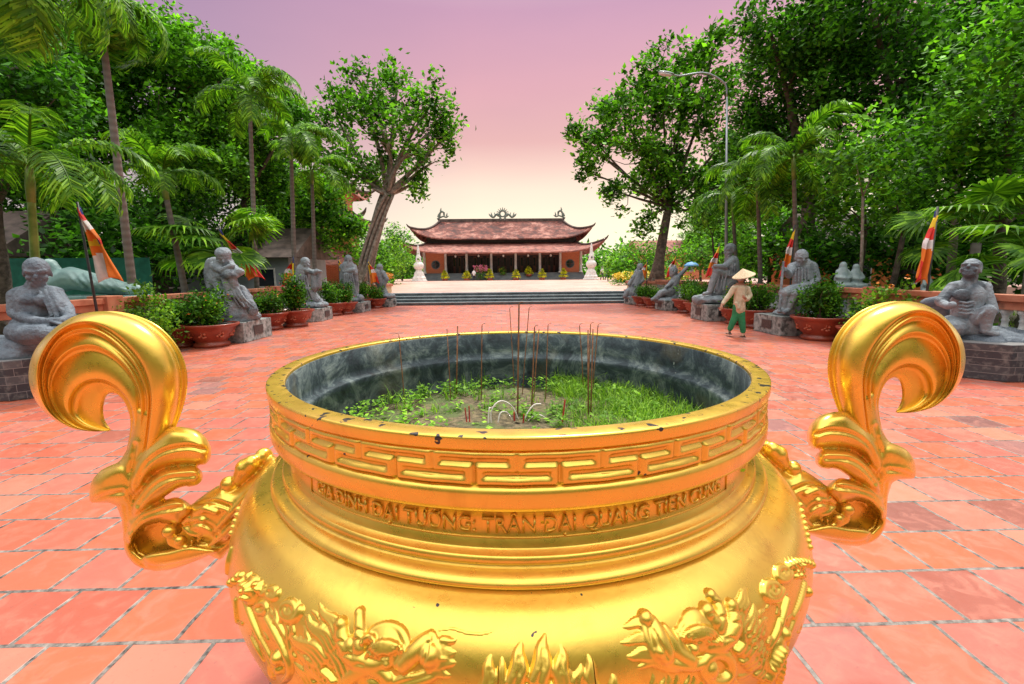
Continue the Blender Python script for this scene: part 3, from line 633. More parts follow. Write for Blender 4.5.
# light smoothing along the scroll
for _ in range(3): CP[1:-1]=.5*CP[1:-1]+.25*(CP[:-2]+CP[2:])
def inflate(mb,poly,Rr,Hh_,d0,mir,back=.012,groove=(),step=1.0):
    P_=np.array([(70+x/4.02,420+y/4.02) for x,y in poly]); n=len(P_); Q=np.vstack([P_[-2:],P_,P_[:3]]); out=[]
    for i in range(2,n+2):
        for f in np.linspace(0,1,7)[:-1]:
            a,b,c,d=Q[i-1],Q[i],Q[i+1],Q[i+2]; out.append(.5*((2*b)+(-a+c)*f+(2*a-5*b+4*c-d)*f*f+(-a+3*b-3*c+d)*f**3))
    B=np.array(out); C2=np.roll(B,-1,0); x0,y0=B.min(0)-1.5; x1,y1=B.max(0)+1.5
    X,Y_=np.meshgrid(np.arange(x0,x1,step),np.arange(y0,y1,step),indexing='ij'); ins=np.zeros(X.shape,bool); D=np.full(X.shape,1e9)
    for (ax,ay_),(bx,by) in zip(B,C2):
        cr_=((ay_>Y_)!=(by>Y_))&(X<(bx-ax)*(Y_-ay_)/((by-ay_) if abs(by-ay_)>1e-9 else 1e-9)+ax); ins^=cr_
        dx,dy=bx-ax,by-ay_; t_=np.clip(((X-ax)*dx+(Y_-ay_)*dy)/(dx*dx+dy*dy+1e-9),0,1); D=np.minimum(D,np.hypot(X-ax-t_*dx,Y_-ay_-t_*dy))
    h=Hh_*np.sqrt(np.clip(1-(1-np.clip(D/Rr,0,1))**2,0,1))
    for g_ in groove:
        G=cr([(70+x/4.02,420+y/4.02,0) for x,y in g_],24)[:,:2]; DG=np.full(X.shape,1e9)
        for (ax,ay_),(bx,by) in zip(G[:-1],G[1:]):
            dx,dy=bx-ax,by-ay_; t_=np.clip(((X-ax)*dx+(Y_-ay_)*dy)/(dx*dx+dy*dy+1e-9),0,1); DG=np.minimum(DG,np.hypot(X-ax-t_*dx,Y_-ay_-t_*dy))
        h=h-.009*np.exp(-(DG/2.0)**2)+.004*np.exp(-((DG-4)/2.2)**2)*(h>.01)
    h=np.maximum(h,.001); idx=-np.ones(X.shape,int); k=0; V=[]; 
    cell=ins[:-1,:-1]&ins[1:,:-1]&ins[:-1,1:]&ins[1:,1:]; use=np.zeros(X.shape,bool)
    for a in (0,1):
        for b in (0,1): use[a:X.shape[0]-1+a,b:X.shape[1]-1+b]|=cell
    ii,jj=np.nonzero(use); idx[ii,jj]=np.arange(len(ii)); m_=len(ii)
    for i_,j_ in zip(ii,jj): p=hp(X[i_,j_],Y_[i_,j_],d0+h[i_,j_]); V.append((mir*p.x,p.y,p.z))
    for i_,j_ in zip(ii,jj): p=hp(X[i_,j_],Y_[i_,j_],d0-back); V.append((mir*p.x,p.y,p.z))
    fs=[]; from collections import Counter; ec={}
    for i_,j_ in zip(*np.nonzero(cell)):
        f=(idx[i_,j_],idx[i_,j_+1],idx[i_+1,j_+1],idx[i_+1,j_]); fs.append(f); fs.append(tuple(v+m_ for v in f[::-1]))
        for q in range(4):
            e=(f[q],f[(q+1)%4]); 
            if (e[1],e[0]) in ec: del ec[(e[1],e[0])]
            else: ec[e]=1
    for a,b in ec: fs.append((b,a,a+m_,b+m_))
    if mir<0: fs=[f[::-1] for f in fs]
    mb.add(V,fs)
def lowparts(mir):
    mb=MB(); I=lambda *a,**k: inflate(mb,*a,mir=mir,**k)
    I([(258,-60),(250,0),(240,80),(215,140),(188,180),(180,250),(182,330),(205,400),(212,470),(220,530),(258,582),(320,606),(380,606),(440,593),(500,571),(565,540),(540,515),(480,528),(400,550),(320,556),(275,538),(252,500),(258,462),(300,425),(305,330),(320,230),(360,120),(405,20),(410,-40)],11,.05,0,back=.03,groove=[[(262,100),(240,240),(225,330),(232,450),(250,540),(300,585)],[(262,250),(250,330),(240,400)]])
    I([(200,170),(150,186),(110,212),(84,250),(76,292),(78,326),(95,334),(150,333),(185,345),(240,360),(270,300),(265,230),(235,180)],13,.05,.01,back=.03,groove=[[(90,325),(150,300),(210,290)]])
    I([(232,250),(258,175),(300,112),(350,62),(395,30),(450,26),(510,40),(550,72),(570,115),(568,150),(548,178),(512,183),(460,180),(400,187),(350,207),(312,238),(282,282),(248,300)],15,.065,.03,back=.06,groove=[[(262,265),(300,185),(370,130),(470,108),(540,120)]])
    I([(250,340),(288,275),(330,228),(380,197),(440,187),(500,184),(530,205),(536,232),(522,256),(492,269),(455,270),(420,284),(380,311),(330,340),(290,372),(252,388)],13,.055,.04,back=.06,groove=[[(275,345),(330,275),(400,235),(500,225)]])
    I([(222,480),(238,420),(280,368),(330,344),(380,320),(430,309),(470,326),(496,350),(484,382),(458,402),(440,424),(400,417),(350,411),(300,427),(268,458),(245,500)],12,.055,.03,back=.05,groove=[[(240,450),(290,395),(370,365),(450,350)]])
    I([(290,552),(325,532),(400,520),(480,502),(560,512),(600,530),(520,556),(440,575),(360,588),(310,580)],6,.03,.035,back=.03)
    I([(225,500),(250,440),(330,400),(450,400),(520,470),(560,520),(400,570),(280,570)],8,.004,-.02,back=.02)
    return mb
def beast(mir):
    mb=MB(); k=1.6/F; I=lambda *a,**k_: inflate(mb,*a,mir=mir,**k_)
    def S(pts): mb.path([Vector((mir*hp(x,y,d).x,-d,hp(x,y,d).z)) for x,y,d,r in pts],[r*k for x,y,d,r in pts])
    def B(x,y,d,r): p=hp(x,y,d); mb.ell((mir*p.x,-d,p.z),(r*k,)*3)
    I([(450,405),(462,368),(500,328),(560,284),(610,258),(655,275),(705,240),(765,190),(815,140),(860,190),(820,260),(760,330),(700,385),(665,440),(640,490),(600,505),(560,500),(528,488),(490,472),(462,440)],16,.075,.0,back=.05,groove=[[(470,425),(520,415),(560,430),(590,460)],[(500,345),(570,330),(640,350)]])
    I([(425,512),(480,492),(540,485),(600,490),(660,450),(700,420),(660,500),(620,548),(600,562),(560,546),(500,530),(445,524)],8,.04,.0,back=.04)
    S([(196,513,.06,3.5),(206,508,.075,4),(216,512,.08,3)]); B(203,520,.075,3.6); S([(186,527,.04,4),(192,532,.05,4),(200,534,.055,3.4)]); S([(185,522,.045,3.6),(190,517,.055,3.2)])
    B(229,484,.03,8); S([(240,478,.03,7),(246,468,.035,10),(252,463,.035,8)]); B(264,456,.0,8.5)
    B(170,531,.05,7); S([(170,531,.05,5),(172,542,.05,4),(180,546,.05,3.6),(190,548,.045,3)]); B(180,540,.055,5); S([(176,524,.03,4),(178,530,.03,4)])
    S([(216,530,.07,2.4),(232,512,.08,3),(248,494,.07,2.6),(262,478,.05,2)]); S([(210,545,.05,2.4),(224,534,.07,3),(240,518,.08,2.6)])
    for x,y in ((186,541),(192,543),(198,541),(191,536)): S([(x,y-2,.045,1.6),(x,y+2,.045,.8)])
    return mb
for mir in (1,-1):
    h=empty('handle'); h.parent=pot; h['label']='left scroll handle' if mir>0 else 'right scroll handle'
    V=CP.copy(); V[:,:,0]*=mir
    n=V.shape[1]; idx=np.arange(NSm*n).reshape(NSm,n); fs=[]
    for i in range(NSm-1):
        for j in range(n):
            j2=(j+1)%n; f=(idx[i,j],idx[i,j2],idx[i+1,j2],idx[i+1,j]); fs.append(f if mir>0 else f[::-1])
    fs.append(tuple(idx[0,::-1])); fs.append(tuple(idx[-1]))
    mb=MB(); mb.add(V.reshape(-1,3),fs); mb.build('scroll_crest',M['gold_clean'],h,smooth=True,fixn=True)
    remeshed(lowparts(mir),'leaf_scroll',.0045,M['gold_clean'],h,smooth=4,fac=.5)
    remeshed(beast(mir),'dragon_head',.004,M['gold_clean'],h,smooth=2,fac=.5)
# ---- contents of the bowl
mb=MB(); n=60; prof=[(.01,.955),(.2,.953),(.4,.945),(.6,.93),(.72,.915),(.728,.86),(.01,.85)]; mb.lathe(prof,n,c=(0,PY))
o=mb.build('incense_sand',M['sand'],smooth=True); tag(o,'pale sandy incense bed with weeds filling the golden bowl','sand')
for v in o.data.vertices:
    if v.co.z>.9: v.co.z+=.02*mnoise.noise(v.co*6)
def blades(name,cent,n,hmin,hmax,wd,m,spread,lean=.5,seg=3):
    c=cent[rng.integers(0,len(cent),n)]+rng.normal(0,1,(n,3))*np.array([spread,spread,.0])
    h=rng.uniform(hmin,hmax,n); a=rng.uniform(0,2*PI,n); ln_=rng.uniform(.1,lean,n)*h; w_=wd*rng.uniform(.6,1.2,n)
    Q=[]
    side=np.stack([-np.sin(a),np.cos(a),np.zeros(n)],1); fw=np.stack([np.cos(a),np.sin(a),np.zeros(n)],1)
    for k in range(seg):
        f0,f1=k/seg,(k+1)/seg
        def pt(f): return c+fw*(ln_*f*f)[:,None]+np.array([0,0,1])*(h*(f-.35*f*f*(ln_/h)))[:,None]
        w0=(w_*(1-f0**1.5))[:,None]; w1=(w_*(1-min(f1,.98)**1.5))[:,None]
        Q.append(np.stack([pt(f0)-side*w0,pt(f0)+side*w0,pt(f1)+side*w1,pt(f1)-side*w1],1))
    return quads_mesh(name,np.concatenate(Q),m)
def bowlpts(n,f):
    out=[]
    while len(out)<n:
        x,y=rng.uniform(-.7,.7,2)
        if x*x+y*y<.49 and f(x,y)>rng.random(): out.append((x,y+PY,.935))
    return np.array(out)
f1=lambda x,y:(.05 if (y<-.02 and -.22<x<.16) else 1)*(1.0 if x>.2 and y>-.15 else .07)*(.6+.4*(math.hypot(x,y)>.4))
tag(blades('grass',bowlpts(260,f1),4200,.03,.11,.0022,M['grass'],.02,1.2),'bright green grass growing thick in the right half of the bowl','grass',kind='stuff')
def sprigs(cent,n,sz):
    c=cent[rng.integers(0,len(cent),n)]+rng.normal(0,.015,(n,3)); c[:,2]=.935+rng.uniform(.005,.05,n)
    a=rng.uniform(0,2*PI,n); t_=rng.uniform(-.3,.6,n); d=np.stack([np.cos(a)*np.cos(t_),np.sin(a)*np.cos(t_),np.sin(t_)],1); s_=np.stack([-np.sin(a),np.cos(a),rng.uniform(-.3,.3,n)],1)
    L_=(sz*rng.uniform(.6,1.3,n))[:,None]
    return np.stack([c,c+d*L_*.5+s_*L_*.28,c+d*L_,c+d*L_*.5-s_*L_*.28],1)
f2=lambda x,y:(.08 if (y<-.02 and -.2<x<.2) else 1)*(.6+.4*(math.hypot(x,y)>.45))
q=sprigs(bowlpts(220,f2),4200,.022); tag(quads_mesh('weeds',q,M['leaf_light']),'small leafy weeds sprouting from the incense sand at left','weeds',kind='stuff')
# long blades
mb=MB()
for x,y,dx in ((577,392,-30),(600,388,25),(560,390,-10),(640,392,-25),(655,396,10),(620,390,-16),(590,392,20)):
    p=gp(x,y,.93); e=p+Vector((dx*.004,0,.03)); pts=cr([p,p+Vector((dx*.0015,0,.07)),e+Vector((0,0,.06)),e+Vector((dx*.001,0,.03))],10)
    mb.tube(pts,[.0022*(1-.8*i/9) for i in range(10)],4,flat=.3)
tag(mb.build('grass_tuft',M['grass']),'longest arching grass blades rising by the far wall of the bowl','grass')
# incense sticks
ST_=[(399,336,405,404,.0016,1),(447,329,451,404,.0014,0),(457.6,326,456,396,.0024,0),(482,326,481,404,.0016,1),(509.7,309,515,398,.0013,1),(519,305,517.5,424,.0022,1),(529,309,521.5,398,.0014,1),(534.5,328,531,420,.0019,1),(539,329,533,404,.0017,0),(548,326,545.5,402,.0014,1),(579.5,326,584,396,.0016,1),(588,330,588.5,424,.0019,0),(590.5,325,588,400,.0017,1),(593,329,590.5,425,.0018,0),(598,326,591.5,400,.0016,1),(576,410,575,424,.0014,0)]
ordn=['leftmost','second','third','fourth','fifth','sixth','seventh','eighth','ninth','tenth','eleventh','twelfth','thirteenth','fourteenth','fifteenth','sixteenth']
for i,(x0,y0,x1,y1,r,hook) in enumerate(ST_):
    b=gp(x1,y1,.93); t_=at(x0,y0,b.y+rng.uniform(-.02,.02)); mb=MB()
    pts=[b-Vector((0,0,.03)),b.lerp(t_,.5)+Vector((rng.normal(0,.001),0,0)),t_]; rr=[r,r,r*.9]
    if hook:
        d=-1 if i in (0,) else 1
        for q in range(1,7): a=q/6*1.9; pts.append(t_+Vector((d*.011*(1-math.cos(a)),0,.011*math.sin(a)))); rr.append(r*.45)
    mb.tube(pts,[q*1.45 for q in rr],6); o=mb.build('incense_stick',M['stick'],smooth=True)
    desc='tall' if y0<315 else ('short' if y0>400 else 'slender')
    tag(o,f'{desc} brown incense stick{" with curled ash tip" if hook else ""}, {ordn[i]} of the sixteen counted from the left','incense stick',group='burnt incense sticks standing in the bowl')
for i,(x0,y0,x1,y1,r) in enumerate([(465,408,468,428,.003),(469,406,470,428,.003),(565,400,561,428,.0036),(514,412,515,428,.0036),(524,414,522,430,.003)]):
    b=gp(x1,y1,.93); t_=at(x0,y0,b.y); mb=MB(); mb.tube([b-Vector((0,0,.02)),t_],[r,r*.8],6)
    tag(mb.build('incense_stub',M['stickred']),f'short red incense stub in the sand, {ordn[i]} of five red ones from the left','incense stub',group='red incense stubs')
for i,pts in enumerate([[(488,431),(489,410),(491,408)],[(492,430),(491,412),(498,402),(506,402),(514,409),(520,424)],[(497,430),(500,414),(506,412),(511,418),(513,430)],[(522,428),(527,414),(534,405),(541,404)],[(523,428),(531,418),(539,415),(546,419),(549,428)]]):
    b=gp(pts[0][0],pts[0][1],.93); mb=MB(); w_=cr([at(x,y,b.y+.01*k) for k,(x,y) in enumerate(pts)],16); mb.tube(w_,.0027,6)
    tag(mb.build('ash_curl',M['ash'],smooth=True),f'pale curled incense ash arc on the sand, {ordn[i]} of five from the left','incense ash',group='curled incense ash')
# ================================================================== statues
class PXB:                       # sculpting strokes measured in the picture, placed round a depth Y
    def __init__(s,Y): s.mb=MB(); s.Y=Y; s.k=Y*.995/F
    def w(s,x,y,d): return at(x,y,s.Y+d)
    def S(s,*pts): s.mb.path([s.w(x,y,d) for x,y,d,r in pts],[r*s.k for x,y,d,r in pts])
    def E(s,x,y,d,rx,rz,ry,rot=0): s.mb.ell(s.w(x,y,d),(rx*s.k,ry,rz*s.k),Matrix.Rotation(R(rot),3,'Y'))
def head(pb,x,y,d,hpx,yaw=0,pitch=0,beard=0,bun=0,cap=0,brow=1):
    c=pb.w(x,y,d); h=hpx*pb.k; Rm=Matrix.Rotation(R(yaw),3,'Z')@Matrix.Rotation(R(-pitch),3,'X')
    W=lambda a,b,e: c+Rm@Vector((a*h,-b*h,e*h)); m=pb.mb
    def el(a,b,e,ra,rb,re): m.ell(W(a,b,e),(ra*h,rb*h,re*h),Rm,10)
    def cp(p,q,r0,r1): m.cap(W(*p),W(*q),r0*h,r1*h,8)
    el(0,-.04,.10,.37,.45,.40); el(0,.10,-.10,.29,.30,.40); el(0,.22,-.38,.16,.15,.13)
    for s_ in (-1,1):
        cp((s_*.23,.30,.07),(s_*.05,.385,.055),.055*brow,.05*brow); el(s_*.14,.31,-.01,.06,.04,.03); el(s_*.19,.27,-.16,.11,.10,.10); el(s_*.35,-.02,-.08,.04,.08,.14)
    cp((0,.37,.03),(0,.48,-.12),.04,.07); cp((-.1,.37,-.255),(.1,.37,-.255),.035,.035); cp((-.07,.36,-.32),(.07,.36,-.32),.035,.035)
    if beard:
        for q in (-.14,-.05,.05,.14): cp((q,.26,-.38),(q*.5,.30,-.42-beard),.08,.035)
    if bun: el(0,-.1,.50,.17,.17,.15)
    if cap: el(0,-.05,.20,.42,.49,.30)
def finish(pb,name,voxel,m,root,smooth=2,disp=None,fac=.5):
    inv=root.matrix_world.inverted() if False else None
    loc=root.location
    for i in range(len(pb.mb.v)): pb.mb.v[i]=pb.mb.v[i]-np.array(loc)
    return remeshed(pb.mb,name,voxel,m,root,smooth,fac,disp)
def pedestal(root,x0,x1,y0,y1,h,m=None,chamf=.0,plaque=True,side=1):
    L0=root.location; mb=MB()
    c=chamf
    ring_=[(x0+c,y0),(x1-c,y0),(x1,y0+c),(x1,y1-c),(x1-c,y1),(x0+c,y1),(x0,y1-c),(x0,y0+c)] if c else [(x0,y0),(x1,y0),(x1,y1),(x0,y1)]
    n=len(ring_); V=[(x-L0.x,y-L0.y,z) for z in (0,h) for x,y in ring_]
    mb.add(V,[tuple(range(n-1,-1,-1)),tuple(range(n,2*n))]+[(i,(i+1)%n,(i+1)%n+n,i+n) for i in range(n)])
    o=mb.build('pedestal',m or M['pedestal'],root,bevel=.012)
    if plaque:
        xi=x1 if side<0 else x0; s=1 if side<0 else -1; ym=(y0+y1)/2; mb=MB()
        mb.box(xi-L0.x-.005*s if s>0 else xi-L0.x-.012,xi-L0.x+.012 if s>0 else xi-L0.x+.005,ym-.2-L0.y,ym+.2-L0.y,h*.3,h*.75); mb.build('plaque',M['plaque'],root)
        mb=MB(); xm=(x0+x1)/2; mb.box(xm-.25-L0.x,xm+.25-L0.x,y0-L0.y-.01,y0-L0.y+.005,h*.3,h*.72); mb.build('plaque',M['plaque'],root)
        for k in range(3):
            mb=MB(); z=h*(.38+.12*k); mb.box((xi-L0.x+(.0135 if s>0 else -.0155)),(xi-L0.x+(.0155 if s>0 else -.0135)),ym-.15+.02*k-L0.y,ym+.15-.02*k-L0.y,z,z+.018)
    return o
def statue(x,y,label,rz=0): 
    return empty('stone_statue',(x,y,0),0,label,'statue','grey stone arhat statues lining both sides of the court')
# L1 seated monk
r=statue(-6.6,6.15,'grey stone bald seated monk with hands in his lap, nearest on the left'); pedestal(r,-7.15,-5.85,5.55,6.75,.5,M['pedbrick'],.25,False)
b=PXB(6.15); b.E(24,352,.0,46,13,.55); b.E(5,350,-.1,30,14,.5); b.E(50,350,.1,20,11,.45); b.S((10,345,-.3,6),(46,347,-.35,5)); finish(b,'rock_base',.022,M['stone_dark'],r,disp=(.09,.25))
b=PXB(6.1)
head(b,37,271.5,0,27,38,-12,beard=.08,brow=1.5)
b.S((37,280,0,6.5),(35,290,.02,9)); b.S((34,300,.02,15),(38,318,0,15)); b.S((19,294,.02,7),(36,291,.02,8),(56,293,.02,6.5)); b.E(28,300,-.12,8,6,.08); b.E(44,300,-.12,8,6,.08)
b.S((16,296,0,7),(14.5,312,-.05,5.6)); b.S((14.5,313,-.05,5.4),(30,320,-.25,4.6),(46,322,-.34,4),(58,321,-.38,3.6)); b.S((58,296,0,6),(68,309,-.1,5),(70,318,-.2,4.6)); b.S((70,318,-.2,4.4),(60,322,-.34,4))
for i in range(5): b.S((57-1.5*i,321.5,-.37-.012*i,1.3),(63-1*i,324,-.42-.01*i,1.1))
b.S((52,290,-.05,4),(60,304,-.14,4.6),(72,320,-.12,4.6)); b.S((46,291,-.1,2),(53,306,-.19,2.4),(58,317,-.22,2)); b.S((50,290,-.09,1.6),(58,305,-.19,1.7),(66,317,-.2,1.7)); b.S((40,292,-.12,1.4),(48,306,-.2,1.5),(52,316,-.22,1.4))
b.S((30,328,0,15),(62,330,0,14)); b.S((18,332,-.1,10),(28,335,-.38,9.5),(44,333,-.45,8)); b.S((74,332,-.1,9),(66,334,-.38,8.5),(50,334,-.48,7)); b.S((8,342,-.1,6),(40,343,-.35,6),(80,340,-.1,6))
for i in range(5): b.S((14+i*5,327+i,-.28,1.2),(22+i*6,336,-.50+.01*i,1.3),(26+i*7,341,-.45,1.2))
finish(b,'figure',.010,M['stone_dark'],r,1,(.010,.05),.35)
# L2 hunched figure
r=statue(-6.5,10.9,'grey stone hunched figure leaning over a tall draped rock, left side, between terracotta pots'); pedestal(r,-7.1,-5.85,10.25,11.5,.46,side=-1)
b=PXB(10.85); b.S((233,292,0,10),(234,303,0,18),(235,314,0,21)); b.S((222,284,.1,9),(216,312,.1,7)); b.S((214,318,0,3),(236,319,-.2,5),(257,316,0,4)); b.S((240,290,-.1,5),(254,312,-.2,4)); finish(b,'rock_base',.02,M['stone'],r,disp=(.12,.22))
b=PXB(10.8); head(b,223.5,256.5,-.1,17,25,-22,beard=.25,cap=1,brow=1.4)
b.S((212,264,.05,6),(211,274,.06,6.5),(214,286,.05,7)); b.S((221,266,0,8),(219,280,0,9)); b.S((214,262,0,5),(228,263,0,5.5))
b.S((214,266,-.1,4),(222,271,-.25,3.4),(232,266,-.3,2.6)); b.S((229,264,0,4.5),(238,271,-.2,3),(236,275,-.3,3.4)); b.E(239,272,-.25,5,4,.1); b.S((222,276,-.15,5),(231,275,-.3,5.5)); b.S((231,276,-.3,4.5),(237,290,-.25,3),(246,306,-.2,2.5)); b.S((226,280,-.25,4),(229,295,-.3,3)); b.S((219,284,-.1,5),(222,300,-.2,4),(232,309,-.25,3))
for i in range(5): b.S((222+3*i,279+i,-.28,1.0),(228+4*i,294+i,-.34,1.1),(235+4.6*i,307,-.3,1))
finish(b,'figure',.016,M['stone'],r,1,(.02,.06))
# L3 
r=statue(-6.5,15.4,'grey stone bearded standing figure holding out a wide sleeve, left side'); pedestal(r,-7.1,-5.92,14.7,16.05,.42,side=-1,chamf=.2)
b=PXB(15.4); b.E(314,305,0,13,4.5,.5); b.S((306,300,0,5),(318,302,-.1,5)); finish(b,'rock_base',.025,M['stone'],r,disp=(.12,.2))
b=PXB(15.35); head(b,305.5,263,-.05,11.5,50,-5,beard=.35); b.S((303,270,0,6.5),(300.5,282,0,7.5),(304,292,0,6)); b.S((304,290,0,6),(310,300,0,6.5)); b.S((303,269,0,4),(296,280,.05,4.5)); b.S((306,270,-.1,3),(314,273,-.2,2.4),(318,271,-.2,2)); b.S((314,272,-.15,2.6),(315,287,-.15,4)); b.S((319,272,-.15,2.2),(318.5,286,-.15,3)); b.S((311,290,-.1,3),(317,300,-.1,4)); b.S((301,290,-.05,4),(306,301,-.05,4)); b.S((316,270,-.2,1.4),(321,271.5,-.2,1.2))
for i in range(4): b.S((299+2.4*i,276,-.22,.8),(300+3*i,290,-.24,.8),(304+3*i,300,-.2,.8))
finish(b,'figure',.018,M['stone'],r,1,(.02,.07))
# L4
r=statue(-6.25,18.75,'grey stone upright standing monk with folded arms in a long robe, left side'); pedestal(r,-6.9,-5.6,18.2,19.4,.4,side=-1)
b=PXB(18.8); b.E(352,299.5,0,10,3.4,.5); b.S((346,297,0,4),(360,298,-.1,4)); finish(b,'rock_base',.03,M['stone'],r,disp=(.1,.2))
b=PXB(18.8); head(b,348.3,260,-.03,10,15,-15); b.S((348,266,0,6),(348,275,0,6.4),(350,286,0,5.8),(351.5,296,0,6.6)); b.S((342.5,267,0,3.2),(345,272,-.15,2.6),(353,270,-.2,2.3)); b.S((354,267,0,3),(355,273,-.12,2.8),(350,271,-.2,2)); b.S((355,272,-.1,2.6),(356.5,286,-.05,2.6),(356,296,-.05,2.8)); b.S((343,272,0,3),(342,282,0,2.5)); b.S((355,296,-.1,2.4),(361,298,-.1,2))
for i in range(5): b.S((344+2*i,274,-.28,.7),(345+2.4*i,285,-.27,.7),(346+2.7*i,296,-.28,.7))
finish(b,'figure',.02,M['stone'],r,1,(.02,.08))
# L5
r=statue(-5.7,21.5,'small grey stone stooping figure beside the foot of the steps, last on the left'); pedestal(r,-6.4,-5.1,21.1,21.95,.36,side=-1)
b=PXB(21.5); b.E(387,296,0,8,3,.45); finish(b,'rock_base',.03,M['stone'],r,disp=(.1,.2))
b=PXB(21.5); head(b,379.8,268,-.03,8.6,35,-20); b.S((379,273,0,5),(380,280,0,5.6),(382.5,289,0,4),(384,296,0,5)); b.S((383,273,-.1,2.6),(386.6,279,-.15,2.4),(384,285,-.15,2)); b.S((375,273,0,2.6),(375,281,-.1,2.4)); b.S((384,294,0,3),(390,297,0,2)); finish(b,'figure',.022,M['stone'],r,1,(.03,.08))
# R1 reclining
r=statue(7.2,6.6,'grey stone bare-chested seated ascetic gazing upward on a flat rock, nearest on the right'); pedestal(r,6.3,8.4,5.75,7.4,.5,M['pedbrick'],.35,False)
b=PXB(6.5); b.E(992,338,0,40,11,.6); b.E(968,339,-.05,18,9,.5); b.E(1012,338,-.1,24,10,.5); b.S((945,302,.25,7),(925,303,.3,5)); b.S((940,304,.3,7),(955,330,.3,10)); finish(b,'rock_base',.024,M['stone_dark'],r,disp=(.10,.25))
b=PXB(6.45); head(b,971,269,0,22,-58,28,beard=.05,brow=1.4)
b.S((971,276,0,5.5),(968,284,.02,6.5)); b.S((955,287,.02,6),(968,286,.02,7.5),(984,288,.02,6.5)); b.S((968,296,0,13.5),(966,310,0,12),(966,322,0,13)); b.E(962,295,-.12,9,6,.05); b.E(975,296,-.12,9,6,.05)
for i in range(4): b.S((960-.4*i,302+3.6*i,-.19,1.2),(966,303+3.6*i,-.21,1.3),(973-.2*i,302+3.6*i,-.19,1.2))
b.S((953,287,0,5.5),(945,296,-.02,5),(940,301,-.05,4.6)); b.S((940,302,-.05,4.2),(948,306,-.2,3.6),(952,305,-.25,3.6)); b.S((984,289,0,6),(989,300,-.08,5),(993,311,-.15,4.6)); b.S((993,311,-.15,4.2),(986,312,-.3,3.8)); 
for i in range(4): b.S((985-1.4*i,311+1.5*i,-.34,1.3),(980-i,314+1.6*i,-.37,1.1))
b.S((970,324,0,12),(978,318,-.2,8),(988,311,-.32,6.5)); b.S((988,313,-.32,6),(986,322,-.3,5),(985,330,-.3,4.2)); b.S((985,331,-.3,3.6),(996,334,-.36,2.8)); b.S((962,328,0,10),(948,328,-.25,8),(935,330,-.3,6)); b.S((950,322,-.1,7),(975,331,-.15,7),(996,332,-.05,6))
finish(b,'figure',.010,M['stone'],r,1,(.010,.05),.35)
# R2
r=statue(6.95,10.85,'grey stone seated old monk gripping a thin staff, right side, behind the walking woman'); pedestal(r,6.35,7.6,10.25,11.4,.44,side=1)
b=PXB(10.85); b.E(797,313,0,23,4.6,.5); b.S((806,304,.1,11),(812,300,.15,10)); b.S((786,311,-.2,6),(808,312,-.2,6)); finish(b,'rock_base',.02,M['stone'],r,disp=(.1,.2))
b=PXB(10.75); head(b,801.5,257,-.1,15.5,-14,-14,beard=.38,brow=1.4); b.S((803,266,0,8.5),(803,282,0,9.5),(803,292,0,9)); b.S((793,267,0,4.5),(803,264,0,6),(812,266,0,4.6))
b.S((792,267,-.02,4.4),(789,275,-.15,3.6),(784.5,270,-.3,2.8)); b.S((812.6,267,0,4.8),(816,280,-.05,4.6),(809,285,-.2,3.8),(801,286,-.28,3)); b.S((804,288,-.1,6),(793,290,-.3,5.6),(784,293,-.4,5)); b.S((812,290,0,6),(802,292,-.3,5.4),(794,294,-.42,5)); b.S((784,294,-.4,4.2),(782.5,308,-.4,3.6)); b.S((794,295,-.42,4.4),(788,309,-.42,3.6)); b.S((803,294,-.3,5),(796,309,-.3,6)); b.S((783,310,-.45,2.4),(779,311.5,-.5,2)); b.S((788,310,-.45,2.4),(785,312.5,-.55,2))
for i in range(5): b.S((796+3*i,268,-.26,.9),(795+3.4*i,282,-.28,.9)); b.S((788+4*i,296,-.42,.9),(786+4*i,308,-.42,.9))
b.S((783.4,262,-.32,1.2),(779.2,310,-.5,1.2))
finish(b,'figure',.015,M['stone'],r,1,(.015,.06))
# R3
r=statue(6.75,14.1,'grey stone old man seated high in profile with hands on his knee, right side'); pedestal(r,6.08,7.3,13.5,14.65,.5,side=1)
b=PXB(14.1); b.E(712,299,0,19,5.4,.5); b.S((727,288,.05,8),(724,295,.05,9)); b.S((697,300,-.1,5),(716,300,-.2,5)); finish(b,'rock_base',.025,M['stone'],r,disp=(.1,.2))
b=PXB(14.0); head(b,729.8,250,0,13.5,-72,-8,beard=.42,bun=0,brow=1.3); b.S((732,262,0,6.6),(732,274,0,7.6),(728,281,0,7.6)); b.S((732,261,-.12,3.6),(725,267,-.22,3),(715,266,-.22,2.2)); b.S((731,261,.12,3.4),(722,268,.1,2.8),(714,267.5,.02,2.2)); b.S((730,275,-.1,5),(717,271.5,-.16,4.4)); b.S((717,272,-.16,4),(713,281,-.16,3.4),(710,291.5,-.16,3)); b.S((729,279,.1,5.4),(722,280,-.05,5)); b.S((722,281,-.08,4.6),(718.5,291,-.1,4)); b.S((727,281,0,7),(722,291,0,6)); b.S((710,292.5,-.16,2.2),(704,294,-.18,1.8)); b.S((718,292.5,-.12,2.2),(713,294,-.14,1.8))
for i in range(4): b.S((728+2.4*i,264,-.24,.8),(727+2.6*i,276,-.27,.8)); b.S((716+3.4*i,276,-.24,.8),(713+3.6*i,290,-.22,.8))
finish(b,'figure',.017,M['stone'],r,1,(.015,.06))
